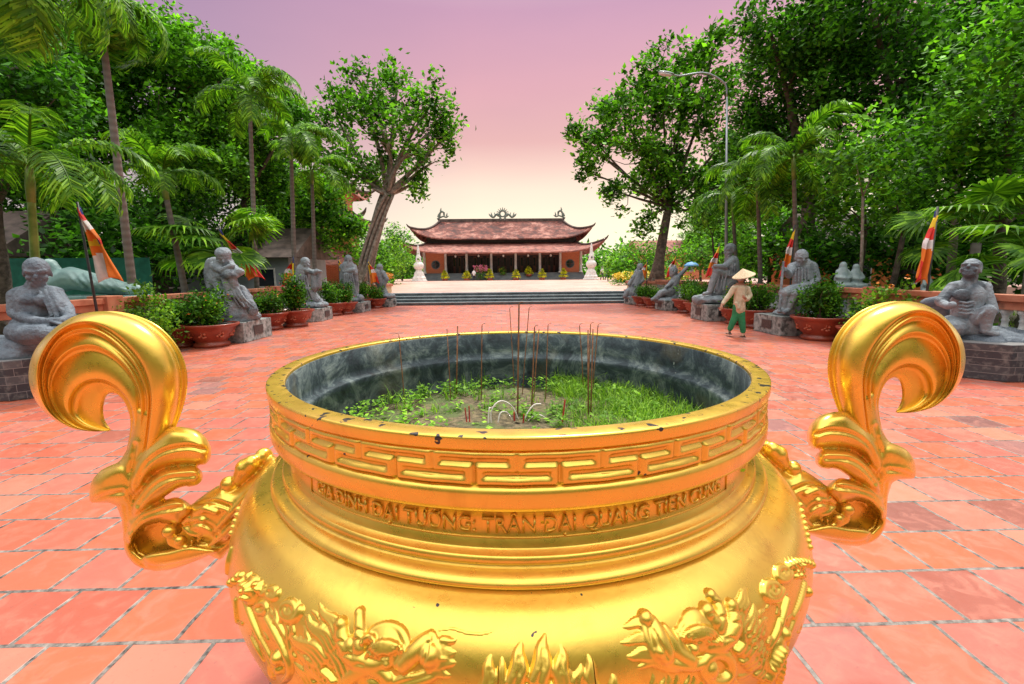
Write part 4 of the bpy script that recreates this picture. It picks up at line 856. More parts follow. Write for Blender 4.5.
# R4
r=statue(6.7,17.9,'grey stone figure leaning back with one arm raised behind its head, right side'); pedestal(r,6.2,7.3,17.35,18.5,.4,side=1)
b=PXB(17.9); b.E(664,300,0,11,3.4,.45); b.S((674,294,.1,5),(672,298,0,5)); finish(b,'rock_base',.03,M['stone'],r,disp=(.1,.2))
b=PXB(17.85); head(b,674.2,271.5,0,9,-40,20); b.S((678,277,0,3),(682,273,0,2.2),(686.5,268,-.02,1.8)); b.S((672,275,0,2.6),(671,269,0,1.8),(675,266.6,0,1.6)); b.S((675.5,279,0,4.6),(672.5,288,0,5),(668,293,0,5)); b.S((668,291,-.1,4),(661,293,-.16,3.2),(656,298,-.16,2.6)); b.S((667,294,.06,4),(660,298,.0,3)); b.S((656,298,-.16,2.4),(652,299.5,-.16,1.6)); b.S((671,283,-.12,2.4),(666,288,-.16,2)); finish(b,'figure',.02,M['stone'],r,1,(.02,.08))
# R5
r=statue(6.35,21.35,'small grey stone kneeling figure against the end of the steps, last on the right'); pedestal(r,5.83,6.9,20.95,21.9,.36,side=1)
b=PXB(21.35); b.E(632,297,0,8,2.6,.4); finish(b,'rock_base',.03,M['stone'],r,disp=(.1,.2))
b=PXB(21.3); head(b,640,267,0,7.8,-60,-5); b.S((638.4,273,0,4.4),(636,283,0,5.4),(632,293,0,6)); b.S((641,273,-.05,2),(643,280,-.1,1.8),(638,285,-.15,1.6)); b.S((634,276,-.08,2),(629,284,-.12,1.8)); b.S((628,291,-.1,3),(625,296,-.1,2.4)); finish(b,'figure',.022,M['stone'],r,1,(.03,.08))
# ================================================================== balustrades
def balustrade(x,y0,y1,posts,label):
    f=empty('balustrade',(x,y0,0),0,label,'balustrade','orange railed balustrades beside the court'); Ln=y1-y0
    mb=MB(); mb.box(-.13,.13,0,Ln,1.02,1.12); mb.build('top_rail',M['rail'],f,bevel=.01)
    mb=MB(); mb.box(-.09,.09,0,Ln,.90,1.018); mb.build('under_rail',M['rail'],f,bevel=.01)
    mb=MB(); mb.box(-.14,.14,0,Ln,0,.24); mb.build('curb',M['pedestal'],f,bevel=.01)
    for p in posts:
        mb=MB(); mb.box(-.18,.18,p-y0-.18,p-y0+.18,0,1.16); mb.build('post',M['rail'],f,bevel=.015)
    mb=MB(); pr=[(.075,.24),(.075,.29),(.05,.31),(.045,.34),(.075,.42),(.082,.48),(.07,.56),(.042,.66),(.036,.72),(.05,.74),(.036,.77),(.05,.83),(.075,.86),(.075,.902)]
    mb.lathe(pr,12,closed=True); b0=mb.build('baluster',M['baluster'],f,smooth=True); b0.location=(0,.1,0); n=min(98,int(Ln/.235)); k=0
    for i in range(1,n):
        yy=y0+.1+i*Ln/n
        if min(abs(yy-p) for p in posts)<.22: continue
        c=b0.copy(); COL.objects.link(c); c.parent=f; c.location=(0,yy-y0,0)
    return f
balustrade(-7.25,2.2,21.8,(8.45,14.6),'orange brick topped balustrade with white balusters along the left of the court')
balustrade(7.4,2.2,21.8,(8.9,15.2),'orange brick topped balustrade with white balusters along the right of the court')
# ================================================================== potted plants
def pot_plant(loc,s,h,kind,label,seed):
    g=np.random.default_rng(seed); r=empty('potted_plant',loc,g.uniform(0,6),label,'potted plant','terracotta bowl pots lining the court')
    mb=MB(); mb.lathe([(.02,0),(.34,0),(.36,.03),(.35,.07),(.30,.10),(.31,.13),(.38,.2),(.46,.34),(.50,.42),(.56,.45),(.57,.48),(.565,.50),(.52,.50),(.48,.46),(.46,.40),(.02,.40)],36); p=mb.build('bowl_pot',M['terracotta'],r,smooth=True)
    mb=MB(); mb.lathe([(.437,.335),(.452,.345),(.462,.36),(.455,.372)],28)
    for k in range(8):
        a=2*PI*k/8; mb.tube([(.40*math.cos(a),.40*math.sin(a),.24),(.465*math.cos(a),.465*math.sin(a),.355)],.012,4)
        for q in range(4):
            a2=a+(q-1.5)*.09; rr=.405+.012; mb.ell((rr*math.cos(a2),rr*math.sin(a2),.25+.025*math.sin(q*2)),(.03,.03,.022),n=4)
        mb.ell((.44*math.cos(a+.12),.44*math.sin(a+.12),.31),(.03,.03,.03),n=4)
    mb.build('pot_ornament',M['terralight'],r,smooth=True)
    mb=MB(); mb.lathe([(.475,.43),(.2,.45),(.001,.455)],20); mb.build('soil',M['soil'],r)
    mb=MB(); tips=[]
    nst=14 if kind!='tree' else 5
    for k in range(nst):
        a=g.uniform(0,6.28); rr=g.uniform(.0,.2); e=np.array([math.cos(a)*g.uniform(.1,.42),math.sin(a)*g.uniform(.1,.42),.45+h*g.uniform(.45,1)])
        p0=np.array([math.cos(a)*rr,math.sin(a)*rr,.42]); m_=(p0+e)/2+g.normal(0,.04,3); mb.tube(cr([p0,m_,e],6),[.014,.012,.010,.008,.006,.004],5); 
        for f in np.linspace(.35,1,6): tips.append(p0+(e-p0)*f+g.normal(0,.03,3))
    mb.build('stems',M['bark'],r)
    tips=np.array(tips); q=leafquads(tips,int(26*(h/.7)),.085,.055,.10,g,droop=.0); quads_mesh('foliage',q,M['leaf_shrub'],r)
    ncol={'red':'flower_red','orange':'flower_orange','pink':'flower_pink'}.get(kind)
    if ncol:
        fl=tips[g.integers(0,len(tips),34)]+g.normal(0,.09,(34,3)); q=leafquads(fl,5,.03,.05,.012,g,droop=0); quads_mesh('flowers',q,M[ncol],r)
    r.scale=(s,s,s); return r
def leafquads(cent,per,L_,W_,spread,g,droop=.3,up=.35):
    n=len(cent)*per; c=np.repeat(cent,per,0)+g.normal(0,spread,(n,3))
    a=g.uniform(0,2*PI,n); t_=g.normal(up-droop,.55,n)
    d=np.stack([np.cos(a)*np.cos(t_),np.sin(a)*np.cos(t_),np.sin(t_)],1)
    rl=g.normal(0,.5,n); s0=np.stack([-np.sin(a),np.cos(a),np.zeros(n)],1); u0=np.cross(d,s0); s_=s0*np.cos(rl)[:,None]+u0*np.sin(rl)[:,None]; up_=np.cross(s_,d)
    l=(L_*g.uniform(.65,1.25,n))[:,None]; w_=l*(W_/L_)*.5
    mid=c+d*l*.45
    return np.stack([c,mid+s_*w_+up_*l*.06,c+d*l-up_*l*.08,mid-s_*w_+up_*l*.06],1)
pl=[((-7.0,9.9,0),.86,.7,'','terracotta bowl with leafy shrub half hidden behind the left golden scroll'),((-6.35,9.9,0),.98,.75,'orange','terracotta bowl with sparse orange-flowered shrub in front of the hunched statue'),
((-6.6,12.9,0),.95,.62,'orange','terracotta bowl with yellow-green bush just behind the hunched statue'),((-6.2,13.6,0),.98,1.0,'red','terracotta bowl with tall red-flowered bush in front of the bearded standing statue'),
((-6.4,17.2,0),.95,.8,'','terracotta bowl with dark rounded bush behind the bearded standing statue'),((-6.15,17.75,0),.9,.8,'red','terracotta bowl with dark bush directly in front of the upright robed statue'),
((-6.25,20.2,0),.9,.75,'pink','terracotta bowl with dark reddish bush behind the upright robed statue'),((-5.75,20.75,0),.85,.7,'red','terracotta bowl with bush in front of the small stooping statue'),
((6.9,9.75,0),1.02,.82,'','large terracotta bowl with dense green bush in front of the seated staff statue'),((8.0-1.05,8.6,0),.8,.55,'orange','terracotta bowl with low shrub against the balustrade on the right, nearest the camera'),
((6.75,11.95,0),.98,.66,'','terracotta bowl with leafy shrub just behind the walking woman'),((6.7,12.9,0),.9,.6,'orange','terracotta bowl with small shrub in front of the high seated profile statue'),
((6.7,15.5,0),.9,.7,'','terracotta bowl with green bush just beyond the high seated profile statue'),((6.75,16.6,0),.98,.72,'','terracotta bowl with rounded green bush in front of the raised-arm statue'),
((6.3,19.0,0),.85,.5,'','terracotta bowl with short spiky plant beyond the raised-arm statue'),((6.2,20.2,0),.85,.5,'','terracotta bowl with low plant in front of the small kneeling statue')]
for i,(l,s,h,k,lab) in enumerate(pl): pot_plant(l,s,h,k,lab,100+i)
# climbing shrubs through the balustrade
def shrub(loc,rx,ry,h,m,label,seed,name='shrub',n=60,per=26,L_=.09,W_=.05,flw=None,grp=None):
    g=np.random.default_rng(seed); r=empty(name,loc,0,label,'shrub',grp); mb=MB(); tips=[]
    for k in range(n):
        a=g.uniform(0,6.28); f=g.random()**.5; e=np.array([math.cos(a)*rx*f,math.sin(a)*ry*f,h*g.uniform(.2,1)*(1-.35*f*f)]); tips.append(e)
        if k<14: mb.tube([(e[0]*.15,e[1]*.15,0),e*.6*np.array([.8,.8,1]),e],[.02,.012,.006],5)
    mb.build('stems',M['bark'],r); quads_mesh('foliage',leafquads(np.array(tips),per,L_,W_,min(rx,h)*.2,g,.1),m,r)
    if flw: f=np.array(tips)[g.integers(0,n,30)]+g.normal(0,.1,(30,3)); quads_mesh('flowers',leafquads(f,5,.05,.08,.02,g),M[flw],r)
    return r
shrub((-6.95,8.9,0),.45,.5,1.35,M['leaf_light'],'bright leafy shrub climbing over the left balustrade by its brick post',201)
shrub((7.15,8.3,0),.4,.6,1.3,M['leaf_light'],'light green shrub with orange blooms against the right balustrade',202,flw='flower_orange')
# ================================================================== flags
def flag(x,yb,ztop,Y,wd,drop,label,lean=0,sd=1,seed=0,long=.5):
    b=at(x,yb,Y); b.z=0; r=empty('temple_flag',b,0,label,'flag','five-coloured flags on dark poles'); g=np.random.default_rng(seed)
    mb=MB(); mb.tube([(0,0,0),(-lean,0,ztop)],[.022,.018],8); mb.build('pole',M['pole'],r,smooth=True)
    # hanging cloth: folded, colour stripes across the drop
    nu_,nv=5,30; cols=['fb','fy','fr','fw','fo'] 
    faces={k:[] for k in ('fy','fr','fw','fo','fb')}; V=[]
    nu_=18
    for i in range(nu_+1):
        for j in range(nv+1):
            u=i/nu_; v=j/nv; ang=sd*(.12+.30*v)
            wloc=wd*(.10+.9*min(1,v*2.6))*(.55+.45*v)
            xx=-lean*(1-v*drop/ztop)+sd*(u*wloc)+sd*v*drop*long*.34
            zz=ztop-.06-v*drop+ .10*math.sin(u*3)*v - u*.12*drop*(1-v)
            yy=.05*math.sin(u*9+v*4+seed)*(.4+v)+.03*math.sin(u*17+seed)
            V.append((xx,yy,zz))
    order=['fy','fr','fw','fo','fr','fy']
    for i in range(nu_):
        for j in range(nv):
            v=(j+.5)/nv; u=(i+.5)/nu_
            q=v*1.15+u*.16-.05
            if u<.14 and v<.6: k='fb' if v<.2 else 'fy'
            elif seed==1 and q<.62: k='fr' if q<.2 else 'fw' if q<.36 else 'fo' if q<.52 else ('fy' if u<.45 else 'fb' if u<.65 else 'fr')
            elif seed==1: k='fo' if q<.74 else ('fw' if u<.55 else 'fo')
            elif q<.26: k='fy'
            elif q<.46: k='fr'
            elif q<.64: k='fw'
            elif q<.86: k='fo'
            else: k='fo' if u<.6 else 'fr'
            a=i*(nv+1)+j; faces[k].append((a,a+1,a+nv+2,a+nv+1))
    me=bpy.data.meshes.new('cloth'); allf=[];mi=[]
    ks_=list(faces)
    for idx_,k in enumerate(ks_): allf+=faces[k]; mi+=[idx_]*len(faces[k])
    me.from_pydata(V,[],allf); o=bpy.data.objects.new('cloth',me); COL.objects.link(o); o.parent=r
    for k in ks_: me.materials.append(M[k])
    me.polygons.foreach_set('material_index',mi); me.polygons.foreach_set('use_smooth',[True]*len(mi))
    sdm=o.modifiers.new('s','SOLIDIFY'); sdm.thickness=.004
    return r
flag(97,300,2.74,8.0,.36,1.28,'five-coloured flag hanging beside the nearest left statue, on a dark pole',lean=.09,sd=1,seed=1,long=.34)
flag(236,300,2.78,12.3,.42,1.35,'five-coloured flag leaning out behind the hunched statue',lean=.25,sd=1,seed=2,long=1.1)
flag(297,300,2.2,16.6,.5,1.1,'orange and yellow flag behind the bearded standing statue',lean=.0,sd=-1,seed=3,long=.1)
flag(341,300,2.25,19.6,.4,1.0,'yellow flag behind the upright robed statue',lean=.0,sd=1,seed=4,long=.2)
flag(370,300,2.2,21.0,.42,1.1,'flag with orange end above the dark bush near the left end of the steps',lean=.0,sd=1,seed=5,long=.2)
flag(926,300,2.55,7.85,.20,1.25,'five-coloured flag hanging straight by the nearest right statue, on a dark pole',lean=.0,sd=-1,seed=6,long=.12)
flag(789,300,2.66,11.9,.24,1.3,'five-coloured flag hanging behind the seated staff statue',lean=.0,sd=-1,seed=7,long=.16)
flag(716,300,2.42,15.4,.34,1.1,'five-coloured flag behind the high seated profile statue',lean=.0,sd=-1,seed=8,long=.1)
flag(674,300,2.25,19.4,.34,1.0,'yellow and red flag behind the raised-arm statue',lean=.0,sd=-1,seed=9,long=.1)
flag(646,300,2.1,22.2,.34,.9,'orange flag behind the small kneeling statue',lean=.0,sd=-1,seed=10,long=.1)
# ================================================================== temple
T0=64.0
tm=empty('temple_hall',(0,T0,TZ),0,'long low red-tiled temple hall with double roof and white columns at the far end','temple')
def lx(px): return (px-502)*T0/F*1.0
def tz(y): return 1.5+(273.2-y)*T0/F-TZ
pt=MB(); 
for i in range(6): pt.box(-11.6-.25*(5-i),11.4+.25*(5-i),-.35+.35*i-1.7,16,.0 if i==0 else .165*i-.002,.165*(i+1)) if False else pt.box(-11.3-.02*(5-i),11.3+.02*(5-i),-1.7+.33*i,15-.01*i,(.165*i if i else -.02)+.001,.165*(i+1))
pt.build('entrance_steps',M['plinth'],tm)
zf=.99; ze=tz(254)
colx=[426,446.8,467.4,491.5,515.5,539.4,559.5,580]
mb=MB(); 
mb=MB(); mb.box(-10.9,10.9,3.2,3.4,zf,ze+.4); mb.build('door_wall',M['darkwood'],tm)
for a,b_ in ((0,1),(6,7)):
    x0,x1=lx(colx[a])+.1,lx(colx[b_])-.1; mb=MB(); mb.box(x0,x1,.55,.8,zf-.01,ze+.3); f=mb.build('brick_panel',M['brickwall'],tm)
    mb=MB(); xc=(x0+x1)/2; zc=tz(264.5)
    V=[(xc+r_*math.cos(t_),y_,zc+r_*math.sin(t_)) for r_,y_ in ((.52,.50),(.62,.50),(.62,.56),(.52,.56)) for t_ in np.linspace(0,2*PI,25)[:-1]]
    fs=[]
    for q in range(4):
        q2=(q+1)%4
        for k in range(24): fs.append((q*24+k,q*24+(k+1)%24,q2*24+(k+1)%24,q2*24+k))
    mb.add(V,fs); w_=mb.build('round_window',M['plinth'],tm)
    mb=MB(); mb.add([(xc+.53*math.cos(t_),.535,zc+.53*math.sin(t_)) for t_ in np.linspace(0,2*PI,25)[:-1]],[tuple(range(24))]); mb.build('pane',M['glassdark'],w_)
    mb=MB(); mb.tube([(xc-.5,.52,zc),(xc+.5,.52,zc)],.03,6); mb.tube([(xc,.52,zc-.5),(xc,.52,zc+.5)],.03,6); mb.build('lattice',M['woodframe'],w_)
for k in range(8):
    mb=MB(); mb.lathe([(.26,zf-.01),(.26,zf+.12),(.18,zf+.16),(.17,ze+.2)],14,c=(lx(colx[k]),-.1)); mb.build('column',M['colwhite'],tm,smooth=True)
for k in range(1,6):
    x0,x1=lx(colx[k]),lx(colx[k+1]); n=6
    for q in range(n):
        a=x0+.3+(x1-x0-.6)*q/n; b_=x0+.3+(x1-x0-.6)*(q+1)/n
        mb=MB(); mb.box(a+.02,b_-.02,3.10,3.19,zf,ze-.3); d=mb.build('door_leaf',M['woodframe'] if q%2 else M['darkwood'],tm)
        mb=MB(); mb.box(a+.08,b_-.08,3.06,3.098,zf+1.0,ze-.5); mb.build('lattice',M['glassdark'] if q%2 else M['darkwood'],d)
    mb=MB(); mb.box(x0+.2,x1-.2,-.2,.1,ze-.28,ze-.05); mb.build('lintel',M['woodframe'],tm)
    mb=MB(); mb.ell(((x0+x1)/2,-.9,ze-.35),(.14,.14,.18),n=6); mb.build('lantern',M['colwhite'],tm,smooth=True)
def hip(name,xi,yi0,yi1,zi,xo,yo0,yo1,zo,lift,m,sag=.35,parent=tm,th=.28,ext=1.2):
    yc=(yo0+yo1)/2; mb=MB(); nu_,nv=48,14
    def edge(side,u):      # inner & outer points
        if side==0: return np.array([u*xi,yi0]),np.array([u*xo,yo0])
        if side==1: return np.array([xi,yi0+(yi1-yi0)*(u+1)/2]),np.array([xo,yo0+(yo1-yo0)*(u+1)/2])
        if side==2: return np.array([-u*xi,yi1]),np.array([-u*xo,yo1])
        return np.array([-xi,yi1-(yi1-yi0)*(u+1)/2]),np.array([-xo,yo1-(yo1-yo0)*(u+1)/2])
    corner=[]
    for s in range(4):
        P=np.zeros((nu_+1,nv+1,3))
        for i in range(nu_+1):
            u=-1+2*i/nu_; a,b_=edge(s,u)
            e=abs(u)**10; dirn=(b_-np.array([0,yc])); dirn=dirn/np.linalg.norm(dirn)
            for j in range(nv+1):
                v=j/nv; q=a*(1-v)+b_*v+dirn*ext*e*v**3; z=zi+(zo-zi)*(v+sag*v*(1-v))+lift*(abs(u)**12)*v**2.5+lift*.12*(abs(u)**3)*v**2
                P[i,j]=(q[0],q[1],z)
        V,fq=grid_mesh(P); mb.add(V,fq); P2=P.copy(); P2[:,:,2]-=th*.6; mb.add(P2.reshape(-1,3),[f[::-1] for f in fq])
        o_=P[:,-1]; o2=P2[:,-1]; n=len(o_); mb.add(np.concatenate([o_,o2]),[(i,i+n,i+n+1,i+1) for i in range(n-1)])
        corner.append(P[0].copy()); 
        if s==0: eave=P[:,-1].copy()
    rf=mb.build(name,m,parent,smooth=False)
    for c in corner:
        r_=MB(); pts=[Vector(p)+Vector((0,0,.1)) for p in c]; t_=(pts[-1]-pts[-3]).normalized(); pts+=[pts[-1]+t_*.35+Vector((0,0,.12)),pts[-1]+t_*.6+Vector((0,0,.35))]
        r_.tube(pts,[.17]*(len(pts)-2)+[.12,.05],6); r_.build('hip_ridge',M['ridge'],rf,smooth=True)
    return rf,eave
low,_=hip('lower_roof',10.6,2.6,12,tz(242.5),12.4,-2.2,16.6,tz(253.6),1.3,M['roof_low'],.15,ext=1.5)
mb=MB(); mb.box(-10.7,10.7,2.7,11.9,tz(246),tz(237)); mb.build('clerestory_wall',M['darkwood'],tm)
up,_=hip('upper_roof',9.35,7.2,7.4,tz(220)+.3,11.6,1.4,13.2,tz(240)+.15,1.3,M['roof'],.16)
mb=MB(); mb.box(-9.6,9.6,7.12,7.48,tz(220)+.2,tz(220)+.7); mb.build('ridge_beam',M['ridge'],up)
zr=tz(220)+.68
def swirl(cx,s,name):
    mb=MB(); rr=lambda t: Vector((cx,7.3,zr))+Vector((s*t[0],0,t[1]))*.85
    mb.tube([rr(p) for p in cr([(-.5,0,0),(-.1,.3,0),(.0,1.0,0),(.35,1.35,0),(.7,1.1,0),(.6,.8,0)],18)],[.16]*14+[.12,.1,.08,.05],6,flat=1)
    mb.tube([rr(p) for p in cr([(.0,.3,0),(.6,.5,0),(1.1,.35,0),(1.6,.6,0)],12)],[.13]*9+[.1,.07,.04],6)
    for t in ((-.35,.5),(.15,1.5),(.75,.75),(1.2,.65)): mb.path([rr(t),rr((t[0]+.1,t[1]+.45))],[.13,.04])
    mb.build(name,M['finial'],up,smooth=True)
swirl(-9.3,1,'ridge_finial'); swirl(9.3,-1,'ridge_finial')
mb=MB(); c=Vector((.2,7.3,zr+.75))
for k in range(24): 
    a=2*PI*k/24; mb.path([c+Vector((.42*math.cos(a),0,.42*math.sin(a))),c+Vector((.42*math.cos(a+.27),0,.42*math.sin(a+.27)))],[.11,.11])
for k in range(9): a=PI*k/8; mb.path([c+Vector((.5*math.cos(a),0,.5*math.sin(a))),c+Vector((.95*math.cos(a),0,.95*math.sin(a)))],[.11,.03])
for s in (-1,1):
    mb.tube([c+Vector((s*p[0],0,p[1])) for p in cr([(.3,-.5,0),(.9,-.1,0),(1.4,-.5,0),(1.9,-.2,0),(2.1,.05,0)],20)],[.17]*15+[.14,.11,.08,.06,.04],6)
    for q in (.7,1.1,1.6): mb.path([c+Vector((s*q,0,-.3)),c+Vector((s*(q+.15),0,.2))],[.12,.04])
    mb.path([c+Vector((s*.3,0,-.9)),c+Vector((s*.4,0,-.4))],[.2,.15])
mb.build('ridge_ornament',M['finial'],up,smooth=True)
mb=MB()
for k in range(6): mb.ell((-8.0+3.2*k,-2.15,ze+.18),(.1,.1,.1),n=5)
# white stupas
def stupa(x,Y,lab):
    r=empty('white_stupa',(x,Y,TZ),0,lab,'stupa','white stupas flanking the temple'); 
    mb=MB(); mb.lathe([(1.02,0),(1.02,.15),(.9,.2),(.85,.5),(.72,.62),(.60,1.05),(.42,1.35),(.38,1.5)],8,closed=True); mb.build('base',M['white'],r)
    mb=MB(); mb.lathe([(.38,1.5),(.55,1.62),(.66,1.85),(.66,2.1),(.5,2.35),(.36,2.45)],16,closed=True); mb.build('bell',M['white'],r,smooth=True)
    mb=MB(); mb.lathe([(.36,2.45),(.4,2.6),(.36,2.75),(.34,3.0),(.28,3.2),(.2,3.3),(.2,3.7),(.15,4.1),(.08,4.45),(.01,4.6)],12); sp_=mb.build('spire',M['white'],r,smooth=True)
    mb=MB()
    for a in range(4): mb.ell((.36*math.cos(a*PI/2+PI/4+.785),.36*math.sin(a*PI/2+PI/4+.785),2.8),(.1,.1,.16),n=6)
    mb.build('niche',M['plaque'],sp_)
stupa(-10.6,59,'white stone stupa in front of the left end of the temple'); stupa(11.25,58,'white stone stupa in front of the right end of the temple')
# topiaries
def topi(x,Y,z,h,lab,kind='leaf_yellow'):
    r=empty('yellow_shrub',(x,Y,z),0,lab,'shrub','yellow-green tiered shrubs before the temple'); g=np.random.default_rng(int(abs(x)*31)); mb=MB(); mb.lathe([(.01,0),(.36,0),(.42,.28),(.38,.28),(.01,.24)],16); mb.build('pot',M['terracotta'],r,smooth=True)
    mb=MB(); mb.tube([(0,0,.2),(0,0,h*.9)],[.05,.02],6); mb.build('trunk',M['bark'],r)
    t_=[]
    for k,(zz,rr) in enumerate(((.42,.62),(.75,.48),(1.0,.36),(1.25,.2))):
        for q in range(int(26*rr/.6)): a=g.uniform(0,6.28); f=g.random()**.5; t_.append((math.cos(a)*rr*f,math.sin(a)*rr*f,(zz+.16*(1-f*f)*g.random())*h/1.4))
    quads_mesh('foliage',leafquads(np.array(t_),30,.09,.06,.06,g,.1),M[kind],r)
ordt=['leftmost','second','third','fourth','fifth','rightmost']
for i,px in enumerate((445.6,467,489.8,515.7,541.5,562.6)): topi((px-502)*61.5/F,61.5,TZ,[1.35,1.3,1.5,1.4,1.45,1.5][i],f'yellow-green tiered shrub in a pot below the temple steps, {ordt[i]} of six in the row')
topi((528.3-502)*62.9/F,62.95,TZ+.5,1.3,'round yellow potted shrub standing up on the temple steps')
shrub(((503-502)*63/F,63.3,TZ+.66),.5,.5,1.1,M['leaf_mid'],'dark green bush with yellow tips at the middle of the temple steps',260,flw='flower_yellow',n=40)
pass
# yellow flower beds at terrace sides
def bed(x,y,rx,ry,h,m,lab,seed,fl='flower_yellow',z=TZ): 
    r=shrub((x,y,z),rx,ry,h,m,lab,seed,'flower_bush',50,22,.12,.08); g=np.random.default_rng(seed+1)
    t_=np.stack([g.uniform(-rx,rx,160),g.uniform(-ry,ry,160),h*g.uniform(.6,1.05,160)],1); quads_mesh('flowers',leafquads(t_,6,.09,.11,.05,g),M[fl],r)
bed((480.5-502)*61/F,61.9,.9,.5,1.9,M['leaf_mid'],'pink flowering bush before the temple steps left of centre',261,'flower_pink')
for i,(x,y,rx,h,fl,lab) in enumerate([(-9.2,34,1.0,1.0,'flower_orange','orange flower bush at the left edge of the upper terrace'),(-12.2,44,1.4,1.1,'flower_yellow','yellow flower bush farther back on the left edge of the upper terrace'),(9.0,33,1.0,.8,'flower_yellow','yellow flower bush at the right edge of the upper terrace, nearest the steps'),(11.6,40,1.4,.9,'flower_yellow','yellow flower bush beyond it on the right edge of the upper terrace'),(-8.0,27,.8,.8,'flower_yellow','low yellow flowers behind the left end of the steps'),(14.2,49,1.4,.9,'flower_yellow','farthest yellow flower bush on the right edge of the upper terrace'),(9.3,25.5,.9,.7,'flower_yellow','yellow flowers growing between the right trees beyond the bonsai bowls')]): bed(x,y,rx,.9,h,M['leaf_mid'],lab,300+i*3,fl)
# tree planters
def planter(x,y,r_,h,lab):
    o=empty('tree_planter',(x,y,0),0,lab,'planter'); mb=MB(); mb.lathe([(r_,0),(r_,h-.12),(r_-.02,h-.12)],10); mb.build('wall',M['cream'],o)
    mb=MB(); mb.lathe([(r_-.05,h-.12),(r_+.08,h-.12),(r_+.08,h),(r_-.2,h),(r_-.22,h-.1),(.01,h-.08)],10); mb.build('rim',M['rail'],o)
planter(-7.3,24.0,1.5,1.0,'low pale planter with orange rim around the foot of the left old tree'); planter(7.9,23.5,1.5,1.05,'low pale planter with orange rim around the foot of the right leafy tree')
# ================================================================== street lamp
b=gp(725,300); b=Vector((8.2,16.8,0)); r=empty('street_lamp',b,0,'tall grey street lamp with a long curved arm over the court, right side','street lamp')
top=at(727,97,16.8)-b; hd=at(672,74,16.8)-b
mb=MB(); mb.tube([(0,0,0),(0,0,2),(top.x*.5,0,top.z*.6),(top.x,0,top.z)],[.065,.06,.045,.032],12); mb.build('pole',M['steel'],r,smooth=True)
mb=MB(); mb.tube(cr([(top.x,0,top.z),(top.x-.12,0,top.z+.45),(top.x-.8,0,top.z+.78),(hd.x+.3,0,hd.z-.06),(hd.x,0,hd.z)],14),[.032]*10+[.025]*4,8); mb.build('arm',M['steel'],r,smooth=True)
mb=MB(); mb.ell((hd.x-.2,0,hd.z+.03),(.30,.10,.05),Matrix.Rotation(R(8),3,'Y'),8); l_=mb.build('lamp_head',M['steel'],r,smooth=True)
mb=MB(); mb.ell((hd.x-.22,0,hd.z-.01),(.25,.09,.06),Matrix.Rotation(R(8),3,'Y'),8); mb.build('lens',M['lampwhite'],l_,smooth=True)
mb=MB(); mb.box(-.13,.13,-.13,.13,0,.25); mb.build('base',M['steel'],r,bevel=.01)
# ================================================================== garden statues and reclining figure behind the balustrades
r=empty('reclining_statue',(-9.0,9.6,0),0,'pale jade green reclining figure on a green plinth behind the left balustrade','statue')
b=PXB(9.6); b.S((58,283,0,10),(72,278,0,11),(90,282,0,10),(112,287,0,8.6),(128,290,0,7)); b.S((128,290,0,6.6),(136,291,-.05,7.4)); b.S((60,276,0,5),(54,268,0,5)); b.E(50,266,0,6,7,.15)
for i in range(6): b.S((66+9*i,270+1.8*i,-.12,1.6),(74+9*i,280+1.5*i,-.24,1.6),(84+9*i,288+.6*i,-.2,1.6))
finish(b,'figure',.025,M['jade'],r,2)
mb=MB(); a=at(45,296,9.6)-r.location; c=at(150,305,9.6)-r.location; mb.box(a.x,c.x,-.4,.4,0,a.z); mb.build('plinth',M['jade'],r,bevel=.02)
def small_statue(px,yb,yt,Y,lab,i):
    b0=at(px,yb,Y); r=empty('garden_statue',(b0.x,Y,0),0,lab,'statue','pale blue garden statues behind the right balustrade'); h=(yb-yt)*Y/F; mb=MB(); z=b0.z
    mb.box(-.22,.22,-.2,.2,0,z+.04); mb.build('plinth',M['greywall'],r,bevel=.02)
    mb=MB(); mb.path([Vector((0,0,z+.05*h)),Vector((0,0,z+.35*h)),Vector((0,0,z+.68*h))],[.24*h,.27*h,.17*h]); mb.ell((0,0,z+.86*h),(.13*h,.13*h,.15*h))
    for s in (-1,1): mb.path([Vector((s*.19*h,0,z+.64*h)),Vector((s*.28*h,-.06,z+.42*h)),Vector((s*.07*h,-.24*h,z+.38*h))],[.08*h,.07*h,.055*h]); mb.path([Vector((s*.1*h,0,z+.15*h)),Vector((s*.3*h,-.2*h,z+.1*h)),Vector((0,-.28*h,z+.08*h))],[.12*h,.11*h,.08*h])
    remeshed(mb,'figure',.02,M['pale_blue'],r,2)
small_statue(841,288,262,10.6,'pale blue small statue behind the right balustrade, left one of the close pair',0); small_statue(854,288,264,10.6,'pale blue small statue behind the right balustrade, right one of the close pair',1)
small_statue(926,293,274,9.0,'pale blue small statue behind the nearest right flag',2)
# ================================================================== people
def hand(mb,p,d,side,s):
    d=Vector(d).normalized(); sd=Vector(side).normalized(); mb.cap(p,p+d*.075*s,.03*s,.034*s,8)
    for k in range(4):
        o=p+d*.078*s+sd*(.027-.018*k)*s; L_=(.062,.072,.066,.05)[k]*s; c=d.cross(sd); mb.cap(o,o+d*L_*.5+c*.004,.0085*s,.008*s,6); mb.cap(o+d*L_*.5+c*.004,o+d*L_*.85+c*.022*s,.008*s,.006*s,6)
    mb.cap(p+d*.02*s+sd*.028*s,p+d*.06*s+sd*.06*s,.011*s,.009*s,6)
g0=gp(737,336.2); YW=g0.y
wm=empty('person',(g0.x,YW,0),0,'woman in a conical straw hat, beige jacket and green trousers walking past the right statues','person')
def wv(x,y,d=0): return at(x,y,YW+d)-wm.location
k=YW/F
def SP(mb,*pts): mb.path([wv(x,y,d) for x,y,d,r in pts],[r*k for x,y,d,r in pts])
mb=MB()   # body: one continuous surface
